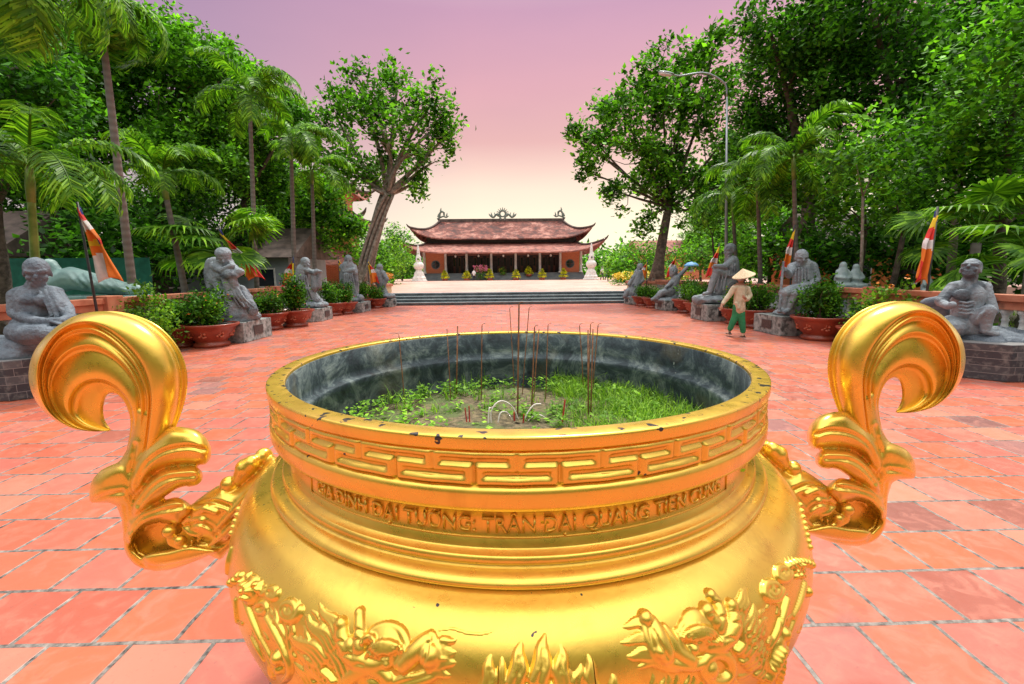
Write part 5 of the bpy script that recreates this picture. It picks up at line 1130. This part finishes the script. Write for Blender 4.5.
mb.ell(wv(741,277,0),(.085,.10,.115)); SP(mb,(741,280,.01,2.2),(741,284,.01,2.4),(740.5,287,.01,5),(740,294,0,4.8),(739,302,0,4.6),(739,306,0,4.8))
SP(mb,(741,286,0,3),(734.5,287,0,2.4),(730,294,.02,1.9),(725,300,.02,1.6),(721.8,305,.0,1.25)); SP(mb,(741,286,0,3),(746.8,288,0,2.3),(749.2,295,-.03,1.9),(747,299,-.12,1.6),(744.5,298,-.2,1.3))
SP(mb,(741,306,0,3.6),(741,318,-.02,2.7),(742.5,325,-.0,2.2),(743,333,0,1.4)); SP(mb,(743,334,0,1.4),(742.6,335.6,-.14,1.2)); SP(mb,(737.5,306,0,3.6),(735.6,318,.02,2.7),(732.5,325,.05,2.1),(729.6,331,.1,1.3)); SP(mb,(729.6,331.4,.1,1.3),(728,333.4,.02,1.1))
mb.ell(wv(739.6,278.4,-.10),(.014,.022,.018),n=5)
for e in (-1,1): mb.ell(wv(741+e*2,276.6,-.085),(.012,.01,.009),n=4); mb.ell(wv(741+e*4,277.5,.0),(.012,.02,.03),n=4)
hand(mb,wv(721.8,305,0),(-.25,-.1,-1),(0,-1,0),1.0); hand(mb,wv(744.5,298,-.2),(-.5,-.6,.3),(.2,.2,1),1.0)
remeshed(mb,'body',.008,M['skin'],wm,1)
mb=MB(); SP(mb,(741,285.4,.0,3.2),(740.6,289,0,5.7),(740,296,0,5.7),(739.4,304,0,5.8),(739.2,309,0,5.9)); SP(mb,(741,287,0,3.6),(734.2,288,0,3.1),(729.6,295,.02,2.6),(724.6,301,.02,2.2),(723,303.4,.01,2)); SP(mb,(741,287,0,3.6),(747.2,289,0,3.0),(749.8,295.6,-.03,2.6),(747.2,299.4,-.12,2.2),(746,299,-.15,2.0))
SP(mb,(744,290,-.1,1),(744,308,-.13,1)); 
for yy in (292,298,304): mb.ell(wv(744.5,yy,-.16),(.012,.01,.012),n=4)
SP(mb,(736,303,-.12,1.6),(738,308,-.12,1.8)); remeshed(mb,'jacket',.010,M['jacket'],wm,2,disp=(.012,.05))
mb=MB(); SP(mb,(739.2,306,0,5),(741,314,-.02,3.9),(742,323,-.01,3.3),(743,331,0,2.7)); SP(mb,(738,306,0,4.8),(735.6,316,.02,3.7),(732.4,323,.05,3.1),(730.2,328.4,.08,2.7)); remeshed(mb,'trousers',.010,M['green_cloth'],wm,2,disp=(.012,.05))
mb=MB(); c=wv(743.6,274.2,-.02); ax=Matrix.Rotation(R(-16),3,'Y')@Matrix.Rotation(R(8),3,'X'); P=[]
for i in range(13):
    f=i/12; P.append((.24*f+.004,-.17*f**.96+.17-.035))
V=[];n=36
for off in (0,-.006):
    for r_,z_ in P:
        for q in range(n): a=2*PI*q/n; V.append(c+ax@Vector((r_*math.cos(a),r_*math.sin(a),z_+off)))
m_=len(P); fs=[]
for lay in (0,1):
    for i in range(m_-1):
        for q in range(n):
            a=lay*m_*n+i*n+q; b_=lay*m_*n+i*n+(q+1)%n; f=(a,b_,b_+n,a+n); fs.append(f if lay else f[::-1])
for q in range(n): a=(m_-1)*n+q; b_=(m_-1)*n+(q+1)%n; fs.append((a,b_,b_+m_*n,a+m_*n))
mb.add([tuple(v) for v in V],fs); mb.build('conical_hat',M['straw'],wm,smooth=True,fixn=True)
mb=MB(); mb.ell(wv(740.6,279.4,-.05),(.062,.062,.045),n=8); mb.build('face_mask',M['mask'],wm,smooth=True)
mb=MB(); mb.ell(wv(742.6,276.6,.035),(.088,.088,.105),n=8); SP(mb,(743.5,278,.07,1.6),(743.5,284,.09,1.3)); mb.build('hair',M['hair'],wm,smooth=True)
for x,y,d in ((742.8,336.8,-.07),(728.8,333.6,.05)):
    mb=MB(); c=wv(x,y,d); mb.ell(c,(.05,.13,.018),n=8); mb.path([c+Vector((-.04,-.03,.0)),c+Vector((0,-.04,.045)),c+Vector((.04,-.03,0))],[.012,.012,.012]); mb.build('sandal',M['sandal'],wm,smooth=True)
def far_person(px,yb,Y,h,shirt,trou,lab,step=.16,z=TZ,rz=0):
    b0=at(px,yb,Y); r=empty('person',(b0.x,Y,z),rz,lab,'person'); H=h; mb=MB()
    mb.ell((0,0,.93*H),(.045*H,.055*H,.065*H)); mb.ell((0,-.033*H,.925*H),(.01*H,.016*H,.012*H),n=5); mb.path([Vector((0,0,.88*H)),Vector((0,0,.82*H)),Vector((0,0,.7*H)),Vector((0,0,.55*H))],[.028*H,.075*H,.085*H,.08*H])
    for s in (-1,1):
        mb.path([Vector((s*.11*H,0,.80*H)),Vector((s*.14*H,-.03*s*H,.64*H)),Vector((s*.135*H,-.08*s*H,.50*H))],[.032*H,.026*H,.018*H]); hand(mb,Vector((s*.135*H,-.08*s*H,.50*H)),(0,-.2*s,-1),(0,-1,0),1.0)
        mb.path([Vector((s*.05*H,0,.52*H)),Vector((s*.055*H,s*step*.5*H,.28*H)),Vector((s*.055*H,s*step*H,.04*H))],[.055*H,.038*H,.025*H]); mb.path([Vector((s*.055*H,s*step*H,.02*H)),Vector((s*.055*H,s*step*H-.09*H,.015*H))],[.022*H,.016*H])
    remeshed(mb,'body',.014,M['skin'],r,1)
    mb=MB(); mb.path([Vector((0,0,.83*H)),Vector((0,0,.7*H)),Vector((0,0,.52*H))],[.088*H,.1*H,.095*H]); 
    for s in (-1,1): mb.path([Vector((s*.1*H,0,.8*H)),Vector((s*.145*H,-.03*s*H,.66*H))],[.045*H,.04*H])
    remeshed(mb,'shirt',.015,M[shirt],r,2)
    mb=MB()
    for s in (-1,1): mb.path([Vector((s*.04*H,0,.52*H)),Vector((s*.055*H,s*step*.5*H,.28*H)),Vector((s*.055*H,s*step*.92*H,.07*H))],[.07*H,.052*H,.042*H])
    remeshed(mb,'trousers',.015,M[trou],r,2)
    mb=MB(); mb.ell((0,.012*H,.945*H),(.05*H,.058*H,.06*H),n=8); mb.build('hair',M['hair'],r,smooth=True)
far_person(602,281.8,56,1.66,'cloth_white','cloth_dark','person in a white top walking on the upper terrace beside the right stupa',rz=.9)
far_person(606.5,281.6,56.6,1.7,'cloth_navy','cloth_navy','person in dark navy clothes walking beside the one in white by the right stupa',rz=.8)
far_person(474,279.4,61,1.45,'cloth_white','cloth_dark','small person in a white shirt standing at the temple steps left of centre',step=.05)
# ================================================================== buildings behind the trees
def house(x,y,w_,d_,h,wall,roof,lab,wins,z=0,ov=.5,rh=1.6):
    r=empty('house',(x,y,z),0,lab,'house'); mb=MB(); mb.box(-w_/2,w_/2,0,d_,0,h); mb.build('wall',wall,r)
    mb=MB(); V=[(-w_/2-ov,-ov,h-.1),(w_/2+ov,-ov,h-.1),(w_/2+ov,d_+ov,h-.1),(-w_/2-ov,d_+ov,h-.1),(-w_/2-ov,d_/2,h+rh),(w_/2+ov,d_/2,h+rh)]
    mb.add(V,[(0,1,5,4),(2,3,4,5),(0,4,3),(1,2,5),(3,2,1,0)]); mb.build('roof',roof,r)
    for k in range(wins):
        xx=-w_/2+w_*(k+.5)/wins; mb=MB(); mb.box(xx-.45,xx+.45,-.05,.02,h*.35,h*.75); f=mb.build('window',M['colwhite'],r); mb=MB(); mb.box(xx-.38,xx+.38,-.07,-.052,h*.38,h*.72); mb.build('pane',M['glassdark'],f)
    mb=MB(); mb.box(-w_/2-.01+.4,-w_/2+1.3,-.04,.02,0,h*.75); mb.build('door',M['darkwood'],r)
house(-14.5,24,7,5,2.5,M['greywall'],M['ridge'],'low grey walled house with brown tiled roof behind the left palms',3)
house(-19,15.5,4.5,4,2.3,M['cream'],M['ridge'],'cream house half hidden in the garden behind the left fan palm',2)
house(17,19,6,5,2.5,M['orange_paint'],M['ridge'],'orange walled house behind the right fan palm',3)
house(21,54,9,6,3.4,M['brickwall'],M['roof_low'],'red roofed brick house glimpsed right of the temple between the trees',4,z=.3)
mb=MB(); mb.add([(-16,11.8,0),(-9.5,12.6,0),(-9.5,12.6,2.0),(-16,11.8,2.0),(-16,11.83,0),(-9.5,12.63,0),(-9.5,12.63,2.0),(-16,11.83,2.0)],[(0,1,2,3),(7,6,5,4),(0,4,5,1),(1,5,6,2),(2,6,7,3),(3,7,4,0)]); 
tag(mb.build('net_fence',M['greennet']),'green net fence behind the jade reclining figure','fence')
# tiered pagoda seen through the left trees
pg=empty('pagoda',(-15.2,44,.2),0,'tiered red-roofed pagoda tower glimpsed behind the left old tree','pagoda')
for i,(w_,z_) in enumerate(((2.6,0),(2.0,3.4),(1.5,6.2))):
    mb=MB(); mb.box(-w_*.7,w_*.7,-w_*.7,w_*.7,z_-.6 if i else 0,z_+2.6); mb.build('storey',M['brickwall'],pg)
    hip('tier_roof',w_*.5,-w_*.5,w_*.5,z_+3.6,w_*1.45,-w_*1.45,w_*1.45,z_+2.2,.7,M['roof_low'],.3,pg,.15,.5)
mb=MB(); mb.lathe([(.2,9.6),(.3,10),(.12,10.4),(.02,11.4)],8); mb.build('spire',M['finial'],pg,smooth=True)
# blue parasol
r=empty('parasol',(12.4,30,.0),0,'blue parasol open among the trees behind the right statues','parasol'); mb=MB(); mb.tube([(0,0,0),(0,0,2.1)],.02,6); mb.build('pole',M['steel'],r)
mb=MB(); mb.lathe([(.02,2.12),(.27,2.06),(.46,1.93),(.5,1.84),(.48,1.84),(.27,2.02),(.02,2.08)],8); mb.build('canopy',M['umbrella'],r)
# ================================================================== trees
def lob(x,y,Y,r): p=at(x,y,Y); k=r*Y/F; return (p.x,p.y,p.z,k,k,k*.85)
def tree(base,lobes,lab,leafm,barkm,seed,dens=1.0,per=46,L_=.2,W_=.1,spr=.24,rt=.3,fork=None,group=None,cat='tree',name='tree',shell=.45,droop=.25,roots=False,nb=.5,jit=.16,br=.42):
    g=np.random.default_rng(seed); b=Vector(base); r=empty(name,b,0,lab,cat,group)
    lobes=np.array(lobes)-np.array([b.x,b.y,0,0,0,0]); cen=lobes[:,:3].mean(0)
    fk=np.array(fork)-np.array([b.x,b.y,0]) if fork is not None else np.array([cen[0]*.35,cen[1]*.35,max(1.6,lobes[:,2].min()-lobes[:,5].max()*.7)])
    mb=MB(); n=9; pts=cr([(0,0,-.1),(fk[0]*.3+g.normal(0,.08),fk[1]*.3,fk[2]*.4),(fk[0]*.75,fk[1]*.75,fk[2]*.8),tuple(fk)],n); rr=[rt*(1.35-.25*min(i,2)-.045*i) for i in range(n)]; mb.tube(pts,rr,12)
    if roots:
        for q in range(9): a=q*.7; off=rt*(1.0+.25*math.sin(q*3)); mb.tube([(p_[0]+off*math.cos(a+i*.16)*(1-.03*i),p_[1]+off*math.sin(a+i*.16)*(1-.03*i),p_[2]) for i,p_ in enumerate(pts)],[rt*.28]*n,6)
        for q in range(8): a=q*.8; mb.tube([(0,0,.5),(rt*1.6*math.cos(a),rt*1.6*math.sin(a),.15),(rt*2.6*math.cos(a),rt*2.6*math.sin(a),-.1)],[rt*.4,rt*.3,rt*.12],6)
    else:
        for q in range(5): a=q*1.256+g.uniform(0,.5); mb.tube([(0,0,.45),(rt*1.1*math.cos(a),rt*1.1*math.sin(a),.12),(rt*2.1*math.cos(a),rt*2.1*math.sin(a),-.1)],[rt*.5,rt*.4,rt*.15],6)
    tr=mb.build('trunk',barkm,r,smooth=True)
    mb=MB(); clumps=[]
    for lb in lobes:
        c=lb[:3]; rad=lb[3:]; mid=fk*.5+c*.5+g.normal(0,.25,3)*np.array([1,1,.3]); mid[2]-=.1*rad[2]
        path=cr([tuple(fk),tuple(mid),tuple(c)],8); r0=rt*br; mb.tube(path,[r0*(1-.09*i) for i in range(8)],7)
        m_=max(6,int(rad[0]*rad[1]*9*dens)); 
        v=g.normal(0,1,(m_,3)); v/=np.linalg.norm(v,axis=1)[:,None]; f=(shell+(1-shell)*g.random(m_)**.6)[:,None]*(1+g.normal(0,jit,m_))[:,None]
        cc=c+v*rad*f; clumps.append(cc)
        for q in range(int(m_*nb)):
            e=cc[q]; s0=path[g.integers(4,8)]; mm_=(s0+e)/2+g.normal(0,.12,3); mb.tube([s0,mm_,e],[r0*.3,r0*.2,.012],5)
    mb.build('branches',barkm,r,smooth=True)
    cl=np.concatenate(clumps); sc_=g.uniform(.5,1.5,len(cl)); q=[]
    for s_ in (0,1): 
        sel=cl[(sc_>1)==bool(s_)]; q.append(leafquads(sel,int(per*(1.25 if s_ else .75)),L_,W_,spr*(1.2 if s_ else .85),g,droop))
    quads_mesh('crown',np.concatenate(q),leafm,r); return r
LD,LM,LL=M['leaf_dark'],M['leaf_mid'],M['leaf_light']
def gb(px,Y): return ((px-502)*Y/F,Y,0)
Y=24.0; tree((-7.3,Y,.85),[lob(x,y,Y+d,r) for x,y,r,d in ((362,112,24,0),(398,106,24,.6),(432,122,22,0),(340,140,24,1),(380,140,30,-1),(428,152,25,-.5),(450,150,14,0),(345,180,24,0),(388,178,24,1),(432,180,17,.3),(322,165,16,0),(372,205,14,0),(414,200,10,0))],
 'old leaning tree with pale braided trunk and rounded leafy crown, left of the temple',LM,M['bark_pale'],1,dens=1.25,per=44,L_=.27,W_=.16,spr=.22,rt=.33,nb=.35,shell=.35,jit=.24,fork=tuple(at(388,212,Y)),roots=True)
Y=23.5; tree((7.9,Y,.9),[lob(x,y,Y+d,r) for x,y,r,d in ((598,165,22,0),(618,125,24,.5),(650,100,26,0),(688,82,24,.6),(640,160,33,-.8),(682,135,33,0),(718,108,22,0),(655,205,27,0),(700,190,30,.8),(622,212,18,0),(715,58,15,0),(585,190,10,0),(722,160,20,0),(575,152,6,0),(640,238,13,0),(690,228,18,0),(665,180,24,1),(662,120,20,-1),(732,200,20,.5))],
 'spreading airy tree with open leafy crown, right of the temple, growing from the planter',LM,M['bark'],2,dens=1.25,per=50,br=.26,L_=.28,W_=.17,spr=.23,rt=.34,fork=tuple(at(668,225,Y)),shell=.35,nb=.35,jit=.3)
big=[(20,66,((60,70,55),(115,105,55),(15,150,55),(95,55,48),(65,160,50),(130,40,30)),LM,'broad dense green tree filling the upper left behind the tall palm',.34),
(22,165,((172,62,42),(212,92,42),(150,130,48),(200,55,26),(190,150,45),(160,45,30),(225,70,20)),LM,'dense round green tree between the tall palm and the next palm, upper left',.34),
(26,246,((245,98,32),(272,125,32),(230,150,40),(262,180,36),(290,118,18),(250,80,20)),LM,'dense green tree behind the third palm on the left',.3),
(11.5,2,((8,70,42),(35,105,40),(-25,120,60),(15,25,40),(40,160,30)),LD,'dark small-leaved tree at the left edge with its grey trunk',.3),
(29,322,((322,205,26),(300,228,24),(343,232,24),(310,185,20)),LM,'smaller green tree in the gap between the palms and the leaning old tree',.2),
(18,812,((800,35,48),(772,68,36),(830,85,48),(758,112,28),(850,35,48),(792,130,38),(770,30,26),(745,140,18)),LD,'tall dark green tree rising above the street lamp, upper right',.36),
(16,905,((900,60,58),(950,105,58),(880,140,48),(940,40,58),(1000,60,60),(985,10,60),(870,0,50)),LD,'tallest dark tree filling the top right corner',.38),
(10,1003,((1005,120,50),(965,165,36),(1020,55,55),(1045,190,55),(1000,185,30)),LM,'nearer tree with light green drooping leaves at the right edge',.17),
(14,862,((822,185,34),(858,160,34),(898,188,32),(928,165,28),(845,205,24)),LM,'slender young tree with mid green leaves behind the right flags',.09)]
for i,(Y,bx,ls,lm,lab,rt) in enumerate(big):
    s=.055*math.sqrt(Y); tree(gb(bx,Y),[lob(x,y,Y+(1.2 if j%2 else -.8)*(Y/20),r) for j,(x,y,r) in enumerate(ls)],lab,lm,M['bark'],10+i,dens=(1.5 if Y>13 else 2.6),per=78,L_=.10+.0065*Y,W_=.055+.0035*Y,spr=.19+.0035*Y,rt=rt,droop=.3,nb=.12,jit=.2)
# understory trees closing the gardens (each its own tree)
us=[(17,95,235,44,LD,'dark bushy undergrowth tree behind the reclining jade figure'),(19,30,235,44,LD,'dark bushy undergrowth tree behind the nearest left statue'),(20,160,240,40,LD,'dark bushy undergrowth tree behind the leaning palm'),(24,215,238,34,LD,'dark bushy undergrowth tree behind the left fan palm'),(30,275,240,30,LM,'green bushy undergrowth tree beyond the grey house'),
(17,835,236,38,LD,'dark bushy undergrowth tree behind the seated staff statue'),(15,905,240,40,LD,'dark bushy undergrowth tree behind the nearest right flag'),(13,985,236,46,LD,'dark bushy undergrowth tree behind the upward-gazing ascetic'),(22,770,240,34,LM,'green bushy undergrowth tree beside the lamp post'),(27,735,245,26,LM,'green bushy undergrowth tree between lamp post and the airy tree'),(34,700,252,20,LM,'pale green bushy tree beyond the blue parasol'),(12,1040,240,46,LD,'dark bushy undergrowth tree just past the right edge')]
for i,(Y,x,y,r,lm,lab) in enumerate(us):
    tree(gb(x,Y),[lob(x+dx*r,y+dy*r,Y+dd,r*.75) for dx,dy,dd in ((-.6,.2,0),(.6,.1,.5),(0,-.5,1),(0,.5,-.6))],lab,lm,M['bark'],40+i,dens=1.3,per=40,L_=.28,W_=.15,spr=.3,rt=.14,nb=.15,group='undergrowth trees behind the balustrades')
fr=[(46,394,254,14,LL,'light green rounded tree left of the temple roof'),(43,386,267,11,LL,'light green bush-like tree beside the left stupa'),(66,404,262,9,LM,'small green tree tucked behind the left stupa'),(46,618,263,13,LL,'light green rounded tree just right of the right stupa'),(44,634,258,17,LM,'green rounded tree right of the temple, behind the walking couple'),(50,655,262,15,LM,'green rounded tree farther right of the temple behind the airy tree'),(60,395,240,14,LM,'taller thin green tree behind the left end of the temple'),(40,372,250,16,LM,'green tree behind the pale braided trunk')]
for i,(Y,x,y,r,lm,lab) in enumerate(fr):
    tree(gb(x,Y),[lob(x+dx*r,y+dy*r,Y+dd,r*.7) for dx,dy,dd in ((-.6,.2,0),(.6,.1,.5),(0,-.5,1),(0,.6,-.6),(-.3,.9,-.5),(.5,.9,0))],lab,lm,M['bark'],70+i,dens=.9,per=34,L_=.32,W_=.18,spr=.35,rt=.16)
tag(quads_mesh('unseen_reflected_woods',leafquads(mb_w,26,.7,.4,.8,rng,.1),LM),'unseen belt of trees added behind the viewer for dark reflections in the gold','woods',kind='stuff')  # unseen leaf mass added behind the camera to darken reflections in the gold
# far tree line on both sides, copied from two of the trees
src=[o for o in bpy.data.objects if o.get('label','').startswith('broad dense')][0]; b0=Vector(src.location)
k=0
ord_=['first','second','third','fourth','fifth','sixth','seventh','eighth','ninth']
for s,xs,ys in ((-1,(-24,-20,-19,-22,-27,-32,-34),(14,28,38,50,60,22,36)),(1,(22,20,21,24,28,30),(12,30,40,56,66,24))):
    for i,(x,y) in enumerate(zip(xs,ys)):
        copytree(src,(x,y,0),rz=1.3*i+s,s=.8+.07*(i%3),label=f"large green tree of the far row closing the {'left' if s<0 else 'right'} garden, {ord_[i]} in the row",cat='tree',group='far row of garden trees'); k+=1
mb_=leafquads(np.stack([rng.uniform(-150,150,2600),rng.uniform(95,130,2600),rng.uniform(0,6,2600)],1),20,1.2,.7,1.4,rng,.1); w_=quads_mesh('distant_woods',mb_,LM); tag(w_,'distant low belt of woods on the horizon beyond the temple','woods',kind='stuff')
for v in (): pass
# ------------------------------------------------------------------ palms
def frond_mesh(Lf,ll,seed,droop=1.0,N=46,up=60,w=.02):
    g=np.random.default_rng(seed); n=16; P=[np.zeros(3)]; a=R(up)
    for i in range(n): a-=R((up+45)*droop)/n*(.5+i/n); P.append(P[-1]+np.array([math.cos(a),0,math.sin(a)])*Lf/n)
    P=np.array(P); mb=MB(); mb.tube(P,[.022*(1-.85*i/n)+.002 for i in range(n+1)],5); V=[]
    for k in range(N):
        t=.14+.86*k/N; f=t*n; i=min(int(f),n-1); p=P[i]+(P[i+1]-P[i])*(f-i); d=P[min(i+1,n)]-P[i]; d/=np.linalg.norm(d)
        for s in (-1,1):
            l=ll*(math.sin(PI*(.12+.78*t))**.7)*g.uniform(.85,1.1); sd=np.array([0,s,0]); o=sd*.78+d*(.35+.5*t)+np.array([0,0,.25])+g.normal(0,.08,3); o/=np.linalg.norm(o)
            dn=np.array([0,0,-1.0]); q0=p; q1=p+o*l*.5+dn*l*.05; q2=p+o*l*.85+dn*l*.32; q3=p+o*l*1.0+dn*l*.62
            wv_=np.cross(o,dn); wv_=wv_/np.linalg.norm(wv_)*w*g.uniform(.8,1.2); wv_=d*w
            V+= [[q0-wv_*.5,q0+wv_*.5,q1+wv_,q1-wv_],[q1-wv_,q1+wv_,q2+wv_*.8,q2-wv_*.8],[q2-wv_*.8,q2+wv_*.8,q3+wv_*.1,q3-wv_*.1]]
    for q in V: mb.add(q,[(0,1,2,3)])
    return mb.mesh('frond')
def palm(base,top,nf,Lf,ll,lab,seed,rt=.09,shaft=True,droop=1.0,group='palms behind the balustrades',w=.02,upr=(5,75),N=46,young=False):
    g=np.random.default_rng(seed); b=Vector(base); r=empty('palm_tree',b,0,lab,'palm',group); t=Vector(top)-b; t.z=top[2]
    mb=MB(); pts=cr([(0,0,-.05),(t.x*.25,t.y*.25,t.z*.35),(t.x*.65,t.y*.65,t.z*.7),tuple(t)],14); mb.tube(pts,[rt*(1.5 if i==0 else 1.15-.03*i) for i in range(14)],12)
    mb.build('trunk',M['crownshaft'] if young else M['palmbark'],r,smooth=True)
    if shaft: mb=MB(); d=(t-Vector(pts[-2])).normalized(); mb.tube([t-d*.1,t+d*.15,t+d*.55],[rt*.8,rt*1.0,rt*.55],10); mb.build('crownshaft',M['crownshaft'],r,smooth=True); t=t+d*.45
    ms=[frond_mesh(Lf*(.9+.1*k),ll,seed*10+k,droop,N,60,w) for k in range(3)]
    for m_ in ms: m_.materials.append(M['leaf_palm'])
    for k in range(nf):
        o=bpy.data.objects.new('frond',ms[k%3]); COL.objects.link(o); o.parent=r; o.location=t; el=g.uniform(*upr)-60; az=2.4*k+g.normal(0,.2)
        s=g.uniform(.85,1.1); o.rotation_euler=Euler((g.normal(0,.12),-R(el),az),'XYZ'); o.scale=(s,s,s)
    return r
def pp(xb,xt,yt,Y,dY=0): b=gb(xb,Y); t=at(xt,yt,Y+dY); return b,(t.x,t.y,t.z)
b,t=pp(139,101,22,9.6); palm(b,t,13,1.35,.42,'tallest palm on the left with a curved ringed grey trunk reaching past the top edge',1,rt=.072,droop=1.5,w=.02,upr=(-50,40))
b,t=pp(42,31,196,7.5); palm(b,t,11,1.6,.45,'young palm with bright green stem behind the nearest left statue',2,rt=.065,shaft=True,w=.018,upr=(0,70),young=True)
b,t=pp(-30,-12,-18,6.6); palm(b,t,10,1.6,.5,'palm at the left edge with fronds sweeping into the top corner',3,rt=.09,w=.02,upr=(-20,50),droop=1.1)
b,t=pp(192,166,196,11.6); palm(b,t,11,1.5,.42,'short leaning palm between the flag and the hunched statue',4,rt=.075,w=.02,upr=(10,75))
b,t=pp(259,250,112,14.6); palm(b,t,12,1.75,.5,'tall straight palm behind the hunched statue, second tallest on the left',5,rt=.07,w=.024,upr=(0,80),droop=.95)
b,t=pp(297,291,150,17.2); palm(b,t,11,1.8,.5,'slim palm right of the second tallest, behind the bearded standing statue',6,rt=.08,w=.024,upr=(0,80),droop=.95)
b,t=pp(317,312,182,19); palm(b,t,13,1.9,.5,'shorter slim palm nearest the old leaning tree',7,rt=.08,w=.026,upr=(0,80))
b,t=pp(799,794,176,12.4); palm(b,t,13,1.7,.5,'palm with green stem behind the seated staff statue on the right',8,rt=.065,w=.022,upr=(0,80),droop=.95)
b,t=pp(762,758,196,14.4); palm(b,t,13,1.8,.5,'palm with drooping fronds between the lamp post and the seated staff statue',9,rt=.07,w=.024,upr=(0,80),droop=1.0)
b,t=pp(738,733,208,17.0); palm(b,t,11,1.7,.45,'small palm just right of the lamp post',10,rt=.07,w=.026,upr=(-10,65))
def fanleaf(seed,Rr=.75,n=26):
    g=np.random.default_rng(seed); V=[]
    mb=MB(); P=cr([(0,0,0),(.5,0,.42),(1.0,0,.6)],8); mb.tube(P,[.018-.0012*i for i in range(8)],5); c=np.array([1.0,0,.6])
    for k in range(n):
        a=(-1+2*k/(n-1))*2.2; l=Rr*(.8+.3*math.cos(a*.6))*g.uniform(.95,1.05); d=np.array([math.cos(a)*.9,math.sin(a),-.12+.1*math.cos(a)]); s=np.array([-math.sin(a),math.cos(a),0]); w_=.045
        z=np.array([0,0,-1.0]); q1=c+d*l*.5; q2=c+d*l*.82+z*l*.05; q3=c+d*l+z*l*.22; up_=np.array([0,0,.012])*(1 if k%2 else -1)
        for q in ([c,c,q1+s*w_+up_,q1-s*w_-up_],[q1-s*w_-up_,q1+s*w_+up_,q2+s*w_*.5,q2-s*w_*.5],[q2-s*w_*.5,q2+s*w_*.5,q3+s*.003,q3-s*.003]): 
            if np.allclose(q[0],q[1]): mb.add([q[0],q[2],q[3]],[(0,1,2)])
            else: mb.add(q,[(0,1,2,3)])
    m_=mb.mesh('fan_leaf'); m_.materials.append(M['leaf_palm']); return m_
def fanpalm(base,zt,nl,lab,seed,s=1.0,Rr=.75):
    g=np.random.default_rng(seed); r=empty('fan_palm',base,0,lab,'palm','fan palms'); mb=MB(); mb.tube([(0,0,0),(.03,0,zt*.5),(0,0,zt)],[.12,.09,.08],10); mb.build('trunk',M['palmbark'],r,smooth=True)
    ms=[fanleaf(seed*5+k,Rr) for k in range(2)]
    for k in range(nl):
        o=bpy.data.objects.new('fan_leaf',ms[k%2]); COL.objects.link(o); o.parent=r; o.location=(0,0,zt); o.rotation_euler=Euler((g.normal(0,.2),-R(g.uniform(-45,40)),2.4*k),'XYZ'); q=s*g.uniform(.8,1.15); o.scale=(q,q,q)
fanpalm(gb(228,12.6),2.1,16,'fan palm with radial leaves behind the hunched statue',1,1.0)
fanpalm(gb(975,8.9),2.0,15,'large fan palm with broad dark leaves behind the nearest right flag',2,.8,.8)
fanpalm(gb(1035,7.6),1.6,11,'fan palm at the right edge with long bright leaf over the ascetic',3,.8,.85)
# slim bare trunks and stakes in the gardens
def bare(px,Y,xt,yt,rt,lab,m_):
    b=gb(px,Y); t=at(xt,yt,Y); r=empty('tree',b,0,lab,'tree'); mb=MB(); tt=Vector((t.x-b[0],0,t.z)); mb.tube(cr([(0,0,0),(tt.x*.5+.06,0,tt.z*.5),tuple(tt)],8),[rt*(1.2-.06*i) for i in range(8)],8)
    for q in (-1,1): mb.tube([tuple(tt),(tt.x+q*.4,.2*q,tt.z+.7)],[rt*.6,rt*.2],6)
    mb.build('trunk',m_,r,smooth=True); g=np.random.default_rng(int(px)); c=np.array(tt)+g.normal(0,.45,(40,3))+np.array([0,0,.8]); quads_mesh('crown',leafquads(c,26,.17,.09,.2,g,.2),LM,r)
bare(861,10.6,863,196,.035,'thin straight pale sapling behind the bush on the right',M['bark_pale']); bare(886,11,903,236,.07,'leaning brown trunk between the bush and the nearest right flag',M['bark'])
bare(955,12,958,150,.09,'straight brown trunk behind the nearest right flag',M['bark_pale']); bare(716,18.5,712,235,.04,'slim round-headed standard tree left of the lamp post',M['bark'])
# ground plants along the balustrades
g=np.random.default_rng(77)
for i in range(9):
    s=-1 if i<5 else 1; y=5.2+3.6*(i if i<5 else i-5)+g.uniform(-.5,.5)
    shrub((s*8.1+(.2 if s>0 else 0),y,0),.6,.8,.6+.2*g.random(),M['leaf_mid' if i%2 else 'leaf_shrub'],f"leafy garden shrub just outside the {'left' if s<0 else 'right'} balustrade, {ord_[i if i<5 else i-5]} counted from the camera",400+i,n=70,per=26,L_=.11,W_=.06,grp='garden shrubs outside the balustrades')
ct=MB()
tag(blades('garden_grass',np.stack([np.concatenate([rng.uniform(-16,-7.6,500),rng.uniform(7.8,17,500)]),rng.uniform(3,30,1000),np.full(1000,-.01)],1),16000,.08,.28,.008,M['grass'],.4,.8),'rough grass covering the garden ground beside the court','grass',kind='stuff')
